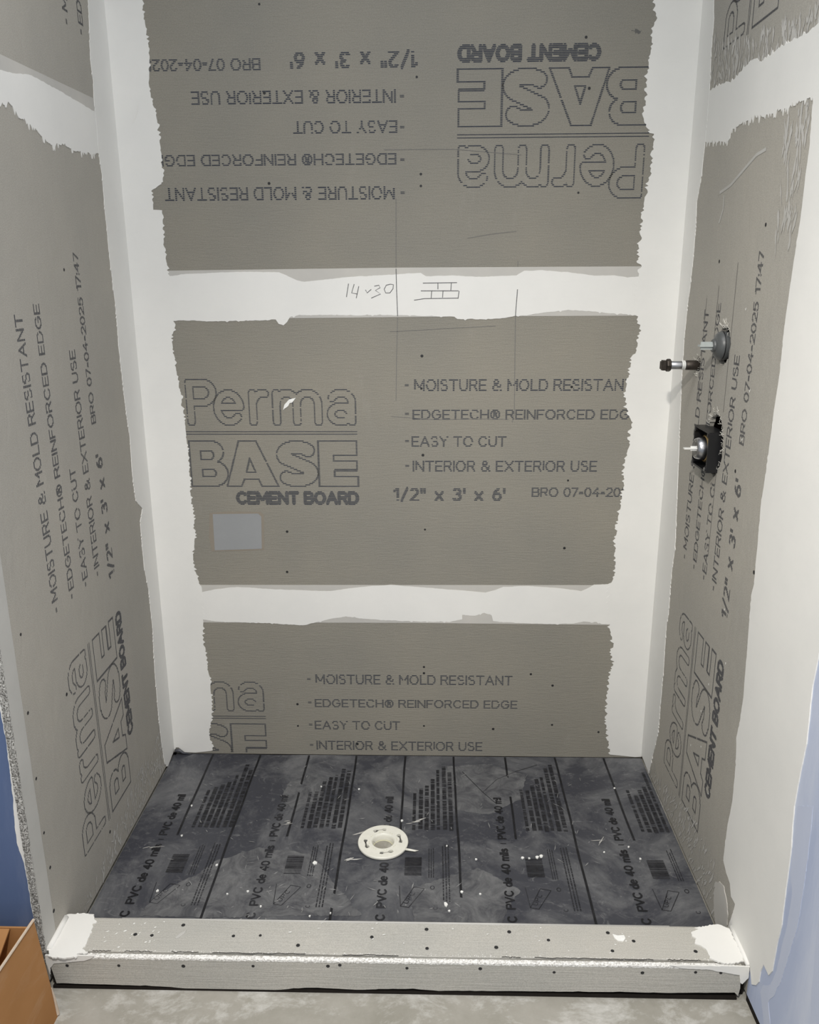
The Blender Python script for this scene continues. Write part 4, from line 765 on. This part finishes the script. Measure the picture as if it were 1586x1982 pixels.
o['label'] = 'pale plaster dust and scratches'; o['kind'] = 'stuff'
o['kind'] = 'stuff'
for k, (x, y) in enumerate(T['glints']):  # glossy highlights on the rubber, painted as pale strokes
    q = streaks('plaster_smear_and_glint', [(x-.02, y-.008), (x+.02, y-.008), (x+.02, y+.008), (x-.02, y+.008)], gl, 140+k, 3, .040, .0030, M['smear'], ln, (.93, .36), .0007)
o = streaks('dust_smear', [(.10, -.05), (.95, -.05), (.95, -.56), (.10, -.56)], gl, 94, 50, .018, .0012, M['dust'], ln, (.9, -.43), .0006, .8); o['kind'] = 'stuff'

# ================================================================ FLOOR DRAIN
DX, DY = .700, -.431
dr = empty('floor_drain', 'round cream plastic drain flange in the middle of the dark liner', 'drain')
bm = bmesh.new()
def slot(a, seed):
    """a keyhole slot with one wide end, lying along the ring at angle a"""
    lp = []; R0 = .0475
    for s_, hw in ((-.016, .0045), (-.009, .0052), (-.004, .0022), (.006, .0020), (.010, .0046), (.015, .0058), (.020, .0040)):
        lp.append((s_, hw))
    pts = lp+[(s_, -hw) for s_, hw in lp[::-1]]
    out = []
    for s_, r_ in pts:
        th = a+s_/R0; out.append((DX+(R0+r_)*math.cos(th), DY+(R0+r_)*math.sin(th)))
    return out
slots = [slot(math.radians(k), k) for k in (102, 12, 192, 282)]
ring = lambda r: [(DX+r*math.cos(2*math.pi*i/64), DY+r*math.sin(2*math.pi*i/64)) for i in range(64)]
slab(bm, [ring(.0665), ring(.0315)]+slots, lambda a, b, o: (a, b, o), .001, .0075)
bmesh.ops.recalc_face_normals(bm, faces=bm.faces[:])
top = max(bm.faces, key=lambda f: f.calc_area())
if top.normal.z < 0: bmesh.ops.reverse_faces(bm, faces=bm.faces[:])
flg = link('flange', bm, M['pvc'], dr)
bm = bmesh.new(); lathe(bm, [(.0665, .0075), (.0678, .0066), (.0682, .004), (.0675, .0008)], (DX, DY, 0), (0, 0, 1), 64)
lathe(bm, [(.0315, .0075), (.0300, .0064), (.0285, .0010), (.0278, -.010)], (DX, DY, 0), (0, 0, 1), 64); link('rim', bm, M['pvc'], dr, True)
bm = bmesh.new(); lathe(bm, [(.0278, -.0104), (.0262, -.0110), (.0258, -.026), (.0255, -.0265), (.0235, -.0270), (.0230, -.042)], (DX, DY, 0), (0, 0, 1), 48); link('throat', bm, M['pvc_in'], dr, True)
bm = bmesh.new(); lathe(bm, [(.0262, -.0428), (.001, -.0432)], (DX, DY, 0), (0, 0, 1), 32); link('drain_hole', bm, M['crack'], dr)
bm = bmesh.new()
lathe(bm, [(.058, .0012), (.036, .0012)], (DX, DY, 0), (0, 0, 1), 48); link('slot_floor', bm, M['screw_grey'], dr)
for k in (112, 22, 176, 268):
    bm = bmesh.new(); th = math.radians(k); lathe(bm, [(.0046, .0014), (.0046, .0052), (.0036, .0058), (.0016, .0048)], (DX+.0475*math.cos(th), DY+.0475*math.sin(th), 0), (0, 0, 1), 8, False, True); link('bolt_head', bm, M['screw_grey'], dr)
bm = bmesh.new()
for k in range(0, 360, 45):
    for dd in (-5, 5):
        th = math.radians(k+dd+12); lathe(bm, [(.0013, .0074), (.0011, .0079)], (DX+.0375*math.cos(th), DY+.0375*math.sin(th), 0), (0, 0, 1), 6, False, True)
link('raised_dot', bm, M['pvc_in'], dr)
bm = bmesh.new(); tube(bm, [(DX+.060, DY-.030, .0058), (DX+.074, DY-.033, .0056), (DX+.086, DY-.035, .0048), (DX+.096, DY-.033, .0040)], [.0032, .0030, .0026, .0006], 8)
tabo = link('tear_strip', bm, M['pvc'], dr, True); tabo['label'] = 'curled white plastic sliver at the rim'

# ================================================================ CURB
cb = empty('shower_curb', 'low shower curb boxed in grey cement board across the front of the pan', 'curb'); cb['kind'] = 'thing'
boxo('timber_core', (.002, W-.002, -.892, -.812, ZF, .064), M['crack'], cb)  # timber coloured black so the gap below it reads as shaded
slabo('inner_board', [[(.002, .0006), (W-.002, .0006), (W-.002, .066), (.002, .066)]], lambda a, b, o: (a, -.812+o, b), .0003, .0115, M['board_curb'], cb)
# top board with a rolled rear edge
bm = bmesh.new(); prof = [(-.8945, .0645), (-.8945, .0775), (-.893, CURB_Z), (-.8035, CURB_Z), (-.7995, .0768), (-.798, .074), (-.798, .0645)]; N = 90; prev = None; rnd = random.Random(101)
for i in range(N+1):
    x = .002+(W-.004)*i/N; sag = .0006*math.sin(5*x+1)+rnd.uniform(-.0002, .0002)
    r_ = [bm.verts.new((x, y-(.0 if k > 2 else .0012*math.sin(9*x)), z+(sag if z > .07 else 0))) for k, (y, z) in enumerate(prof)]
    if prev:
        for k in range(len(r_)): bm.faces.new((prev[k], prev[(k+1) % len(r_)], r_[(k+1) % len(r_)], r_[k]))
    else: first = r_
    prev = r_
bm.faces.new(first); bm.faces.new(prev[::-1]); bmesh.ops.recalc_face_normals(bm, faces=bm.faces[:])
tb = link('top_board', bm, M['board_curb'], cb)
bm = bmesh.new(); tube(bm, [(.13, -.8006, .0768), (.6, -.8004, .0770), (1.0, -.8006, .0771), (1.36, -.8004, .0770)], .0026, 8)
o = link('rear_lip', bm, M['smear'], cb, True); o['label'] = 'pale rounded rear edge'
# front board: crooked lower edge, raw upper edge
fb_low = jag(T['front_bot'], 103, .0007, .012, .0012, (0, 1), .2)
fb_low = [(a, max(b+.004, -.0050)) for a, b in fb_low]
fb = slabo('front_board', [[(.006, .0745)]+fb_low+[(1.4815, -.0), (1.484, .02), (1.482, .05), (1.4835, .0745)]], curb_front, -.0112, 0.0, M['board_curb'], cb)
bm = bmesh.new(); rnd = random.Random(104); N = 420; prev = None
for i in range(N+1):
    x = .020+(1.448)*i/N
    r_ = [bm.verts.new((x, -.9085, .0700+rnd.uniform(-.0012, .0012)))]
    for q in range(5):
        r_.append(bm.verts.new((x+rnd.uniform(-.001, .001), -.9088+q*.0027+rnd.uniform(-.0005, .0005), .0752+rnd.uniform(-.0008, .0024)-(.0016 if q in (0, 4) else 0))))
    r_.append(bm.verts.new((x, -.8975, .070)))
    if prev:
        for k in range(len(r_)-1): bm.faces.new((prev[k], prev[k+1], r_[k+1], r_[k]))
    prev = r_
bmesh.ops.recalc_face_normals(bm, faces=bm.faces[:])
o = link('raw_edge', bm, M['raw_bright'], fb); o['label'] = 'crumbly white cut edge'
boxo('liner_edge', (.008, 1.480, -.9065, -.8975, ZF, -.0055), M['crack'], cb)['label'] = 'dark liner edge under the front board'
# granules strewn along the seam
bm = bmesh.new(); rnd = random.Random(105)
for i in range(420):
    x = rnd.uniform(.05, 1.45); y = rnd.gauss(-.8925, .0016); r_ = rnd.uniform(.0005, .0013)
    if y > -.888: continue
    lathe(bm, [(r_*.8, 0), (r_, r_*.6), (r_*.4, r_*1.2)], (x, y, CURB_Z-.0002), (0, 0, 1), 5, False, True)
o = link('crumbs', bm, M['raw_bright'], fb); o['kind'] = 'stuff'
bm = bmesh.new()
for x0, x1, s_ in ((.17, .23, 1), (.27, .33, 2), (.36, .56, 3), (.64, .76, 4), (.98, 1.02, 5), (1.05, 1.18, 6), (1.18, 1.30, 7), (1.33, 1.40, 8), (.10, .14, 9)):
    rnd = random.Random(s_); n = 14; ps = [(x0+(x1-x0)*i/n, -.8952+rnd.uniform(-.0014, .0014)) for i in range(n+1)]
    ribbon(bm, ps, .0014, curb_top, .0012)
link('crack', bm, M['crack'], cb)
screws(T['scr_ctop'], curb_top, tb, M['screw'], .0006, .0042, 6)
screws([(a, b) for a, b in T['scr_cfront'] if .0 < b < .074], curb_front, fb, M['screw'], 0, .0042, 7)
cl_ = jag(T['curb_mud_l']+T['curb_mud_l'][:1], 106, .0012, .0035, .004, None, .25)
rag = [T['curb_mud_l'][i] for i in range(len(T['curb_mud_l']))]
o = slabo('joint_compound', [cl_], curb_top, -.0005, .0028, M['mud_rough'], cb); o['label'] = 'thick white compound in the left corner'
o = slabo('joint_compound', [jag(T['curb_mud_r']+T['curb_mud_r'][:1], 107, .0014, .0035, .004, None, .25)], curb_top, -.0005, .0030, M['mud_rough'], cb); o['label'] = 'bright white compound in the right corner'
# the same compound hanging over the front edge at both ends
def drip(pts, seed, lab):
    o = slabo('joint_compound', [jag(pts+pts[:1], seed, .0008, .004)], curb_front, 0, .0026, M['mud_rough'], cb); o['label'] = lab
drip([(.003, .0795), (.003, .060), (.006, .040), (.008, .028), (.010, .044), (.020, .058), (.034, .060), (.050, .061), (.066, .064), (.085, .066), (.10, .072), (.11, .0795)], 108, 'white compound dripping over the front')
drip([(1.497, .0795), (1.497, .050), (1.486, .034), (1.482, .038), (1.478, .058), (1.462, .060), (1.445, .064), (1.43, .066), (1.415, .070), (1.36, .072), (1.33, .0795)], 109, 'white compound slopped over the front')
# coved compound between the left wall and the curb
bm = bmesh.new(); tube(bm, [(.002, -.803, .080), (.003, -.83, .080), (.004, -.86, .080), (.004, -.895, .079)], .0075, 8); link('joint_compound', bm, M['mud'], cb, True)
bm = bmesh.new(); tube(bm, [(W-.002, -.800, .078), (W-.003, -.84, .079), (W-.003, -.88, .079), (W-.002, -.905, .076)], .0065, 8); link('joint_compound', bm, M['mud_rough'], cb, True)
slabo('plaster_fleck', [T['curb_fleck']], curb_top, 0, .002, M['fleck'], tb)
slabo('plaster_fleck', [T['curb_fleck_b']], curb_top, 0, .0016, M['smear'], tb)
streaks('plaster_fleck', [(.11, -.81), (.24, -.81), (.22, -.885), (.10, -.885)], curb_top, 110, 26, .007, .0018, M['fleck'], tb, (.8, .6), .0012)
streaks('plaster_fleck', [(.5, -.805), (1.3, -.805), (1.3, -.885), (.5, -.885)], curb_top, 111, 22, .007, .0016, M['fleck'], tb, (.95, .3), .0012)

# ================================================================ PLUMBING ON THE RIGHT WALL
sp = empty('shower_arm_stub', 'dark iron pipe stub with a square end plug, poking from the right wall', 'pipe')
PY, PZ = -.214, 1.256; prnd = random.Random(120)
bm = bmesh.new(); lathe(bm, [(.0112, -.06), (.0112, .004), (.0122, .006), (.0122, .030), (.0108, .032)], (W, PY, PZ), (-1, 0, 0), 24, True, True); link('pipe_socket', bm, M['iron'], sp, True)
bm = bmesh.new(); prof = [(.0104, .028)]
lathe(bm, [(.0106, .028), (.0106, .072), (.0100, .073)], (W, PY, PZ), (-1, 0, 0), 24, False, True); o = link('pipe', bm, M['chrome'], sp, True); o['label'] = 'shiny middle of the pipe'
bm = bmesh.new()
for h in (.0335, .0365, .0395): lathe(bm, [(.0106, h), (.0116, h+.0006), (.0118, h+.0013), (.0106, h+.0021)], (W, PY, PZ), (-1, 0, 0), 20)
o = link('thread_tape', bm, M['fleck'], sp, True); o['label'] = 'white sealing tape on the thread'
bm = bmesh.new(); lathe(bm, [(.0108, .069), (.0152, .070), (.0160, .072), (.0160, .078), (.0150, .080), (.0125, .081)], (W, PY, PZ), (-1, 0, 0), 8, False, True); link('collar', bm, M['iron'], sp)
bm = bmesh.new(); box(bm, W-.094, W-.080, PY-.0105, PY+.0105, PZ-.0125, PZ+.0125); bmesh.ops.bevel(bm, geom=bm.edges[:], offset=.003, segments=3, affect='EDGES'); link('end_plug', bm, M['iron'], sp)

dv = empty('diverter_valve', 'dark grey domed valve with a pale grey stem, above the black-framed one', 'valve')
VY, VZ = -.382, 1.317
bm = bmesh.new(); lathe(bm, [(.0315, -.012), (.0330, .004), (.0318, .010), (.0270, .0165), (.0180, .0205), (.0080, .0220)], (W, VY, VZ), (-1, 0, 0), 36, False, True); link('dome', bm, M['dgrey'], dv, True)
bm = bmesh.new(); lathe(bm, [(.0150, .0190), (.0150, .0250), (.0130, .0262), (.0088, .0262), (.0080, .0200)], (W, VY, VZ), (-1, 0, 0), 24); link('collar', bm, M['dgrey'], dv, True)
bm = bmesh.new(); lathe(bm, [(.026, -.09), (.026, -.012)], (W, VY, VZ), (-1, 0, 0), 24, True, True); link('valve_body', bm, M['brass'], dv, True)
bm = bmesh.new(); box(bm, W-.052, W-.018, VY-.0022, VY+.0022, VZ-.0090, VZ+.0090); box(bm, W-.056, W-.018, VY-.0085, VY+.0085, VZ-.0020, VZ+.0020)
link('stem', bm, M['lgrey'], dv)['label'] = 'pale grey cross-shaped stem'
bm = bmesh.new(); lathe(bm, [(.0300, .0040), (.0336, .0046), (.0336, .0062), (.0312, .0070)], (W, VY, VZ), (-1, 0, 0), 36); link('ring', bm, M['black'], dv, True)

mv = empty('mixing_valve', 'chrome shower valve with a white stem inside a black square plaster guard', 'valve')
MY, MZ = -.369, 1.074
bm = bmesh.new()        # four-sided frame, open towards the room
def frame_wall(y0, y1, z0, z1): box(bm, W-.027, W+.010, y0, y1, z0, z1)
hs, hv, tk = .055, .048, .004
frame_wall(MY-hs, MY+hs, MZ+hv-tk, MZ+hv); frame_wall(MY-hs, MY+hs, MZ-hv, MZ-hv+tk)
frame_wall(MY-hs, MY-hs+tk, MZ-hv+tk, MZ+hv-tk); frame_wall(MY+hs-tk, MY+hs, MZ-hv+tk, MZ+hv-tk)
for sy in (-1, 1):
    for sz in (-1, 1): lathe(bm, [(.0062, -.010), (.0062, .027), (.0040, .0285)], (W, MY+sy*(hs-.008), MZ+sz*(hv-.008)), (-1, 0, 0), 10, False, True)
link('plaster_guard', bm, M['black'], mv)['label'] = 'black square plastic frame'
bm = bmesh.new(); box(bm, W-.002, W+.004, MY-hs+tk, MY+hs-tk, MZ-hv+tk, MZ+hv-tk); link('guard_back', bm, M['black'], mv)
bm = bmesh.new(); lathe(bm, [(.0270, .002), (.0330, .006), (.0330, .016), (.0290, .019)], (W, MY, MZ), (-1, 0, 0), 32); link('brass_ring', bm, M['brass'], mv, True)
bm = bmesh.new(); lathe(bm, [(.0280, -.085), (.0280, .006), (.0250, .010)], (W, MY, MZ), (-1, 0, 0), 32, True, True); link('valve_body', bm, M['brass'], mv, True)
bm = bmesh.new(); lathe(bm, [(.0268, .008), (.0275, .018), (.0268, .030), (.0235, .0385), (.0200, .0400), (.0165, .0385), (.0140, .0360), (.0050, .0355)], (W, MY, MZ), (-1, 0, 0), 40, False, True); link('cartridge_cap', bm, M['chrome'], mv, True)
bm = bmesh.new(); box(bm, W-.066, W-.034, MY-.0050, MY+.0050, MZ-.0016, MZ+.0016); box(bm, W-.050, W-.034, MY-.0016, MY+.0016, MZ-.0055, MZ+.0055); link('stem', bm, M['white'], mv)['label'] = 'flat white stem'
bm = bmesh.new(); lathe(bm, [(.0042, .0270), (.0045, .0290), (.0030, .0300)], (W, MY-hs+.008, MZ-hv+.008), (-1, 0, 0), 10, False, True); link('guard_screw', bm, M['chrome'], mv)

# ================================================================ CARDBOARD BOX
cx = empty('cardboard_box', 'open brown cardboard box standing at the left in front of the curb', 'box')
def panel(name, q, th, m=M['card'], flip=1):
    """a sheet of board through four corners with a thickness"""
    bm = bmesh.new(); q = [Vector(p) for p in q]; n = (q[1]-q[0]).cross(q[3]-q[0]).normalized()*th*flip
    a = [bm.verts.new(p) for p in q]; b = [bm.verts.new(p+n) for p in q]
    bm.faces.new(a[::-1]); bm.faces.new(b)
    for i in range(4): bm.faces.new((a[i], a[(i+1) % 4], b[(i+1) % 4], b[i]))
    bmesh.ops.recalc_face_normals(bm, faces=bm.faces[:])
    return link(name, bm, m, cx)
A0, A1 = (.049, -.974, ZF), (.028, -.974, .2295)
C0, C1 = (.049, -1.50, ZF), (.028, -1.50, .262)
D0, D1 = (-.44, -.974, ZF), (-.43, -.974, .214)
E0, E1 = (-.44, -1.50, ZF), (-.43, -1.50, .250)
panel('side_panel', (A0, A1, C1, C0), .004, flip=-1); panel('side_panel', (D0, A0, (.024, -.974, .212), D1), .004); panel('side_panel', (E0, D0, D1, E1), .004); panel('side_panel', (C0, E0, E1, C1), .004)
panel('bottom_panel', ((.040, -.98, ZF+.001), (.040, -1.49, ZF+.001), (-.43, -1.49, ZF+.001), (-.43, -.98, ZF+.001)), .004, flip=-1)
bm = bmesh.new(); tube(bm, [A1, (.028, -1.10, .2372), (.028, -1.30, .2500), C1], .0028, 6); o = link('top_edge', bm, M['card_edge'], cx); o['label'] = 'pale worn top edge'
panel('flap', ((-.02, -.979, .210), (-.42, -.979, .212), (-.42, -1.06, .150), (-.03, -1.06, .145)), .004)
# crushed near corner at the floor
bm = bmesh.new(); tube(bm, [(.049, -.975, ZF+.004), (.047, -.975, .03), (.044, -.975, .06)], [.004, .0026, .001], 6); link('frayed_corner', bm, M['card_edge'], cx)

# ================================================================ WHITE FLAKES LYING ON THE LINER
names = ['white plaster flake left of the drain', None]
rnd = random.Random(130)
for i, (x, y) in enumerate(T['flakes']):
    big = i in (0, 1, 3, 4, 14, 15, 11, 12, 13)
    r_ = (.0068 if i == 0 else .0085 if i == 1 else .0055 if i in (11, 12, 13) else .0045 if big else .003)*rnd.uniform(.85, 1.15)
    n = 11; lp = [(x+r_*rnd.uniform(.55, 1.1)*math.cos(2*math.pi*k/n)*(.7 if i == 1 else 1), y+r_*rnd.uniform(.55, 1.1)*math.sin(2*math.pi*k/n)) for k in range(n)]
    o = slabo('plaster_flake', [lp], ground, -.0006, .0024, M['fleck'])
    lab = {0: 'triangular white plaster flake on the liner, left of the drain', 1: 'large oval white plaster flake near the curb', 2: 'tiny white plaster flake just below the oval one near the curb',
           3: 'white plaster flake on the long stripe right of the drain', 4: 'white plaster flake at the front end of the short stripe just behind the drain',
           11: 'white plaster flake above the bar code right of centre', 12: 'white plaster flake above the bar code right of centre', 13: 'white plaster flake above the bar code right of centre', 10: 'white plaster flake above the bar code right of centre'}.get(i, 'tiny white plaster crumb lying on the dark liner')
    thing(o, lab, 'flake', 'white plaster flakes on the liner')
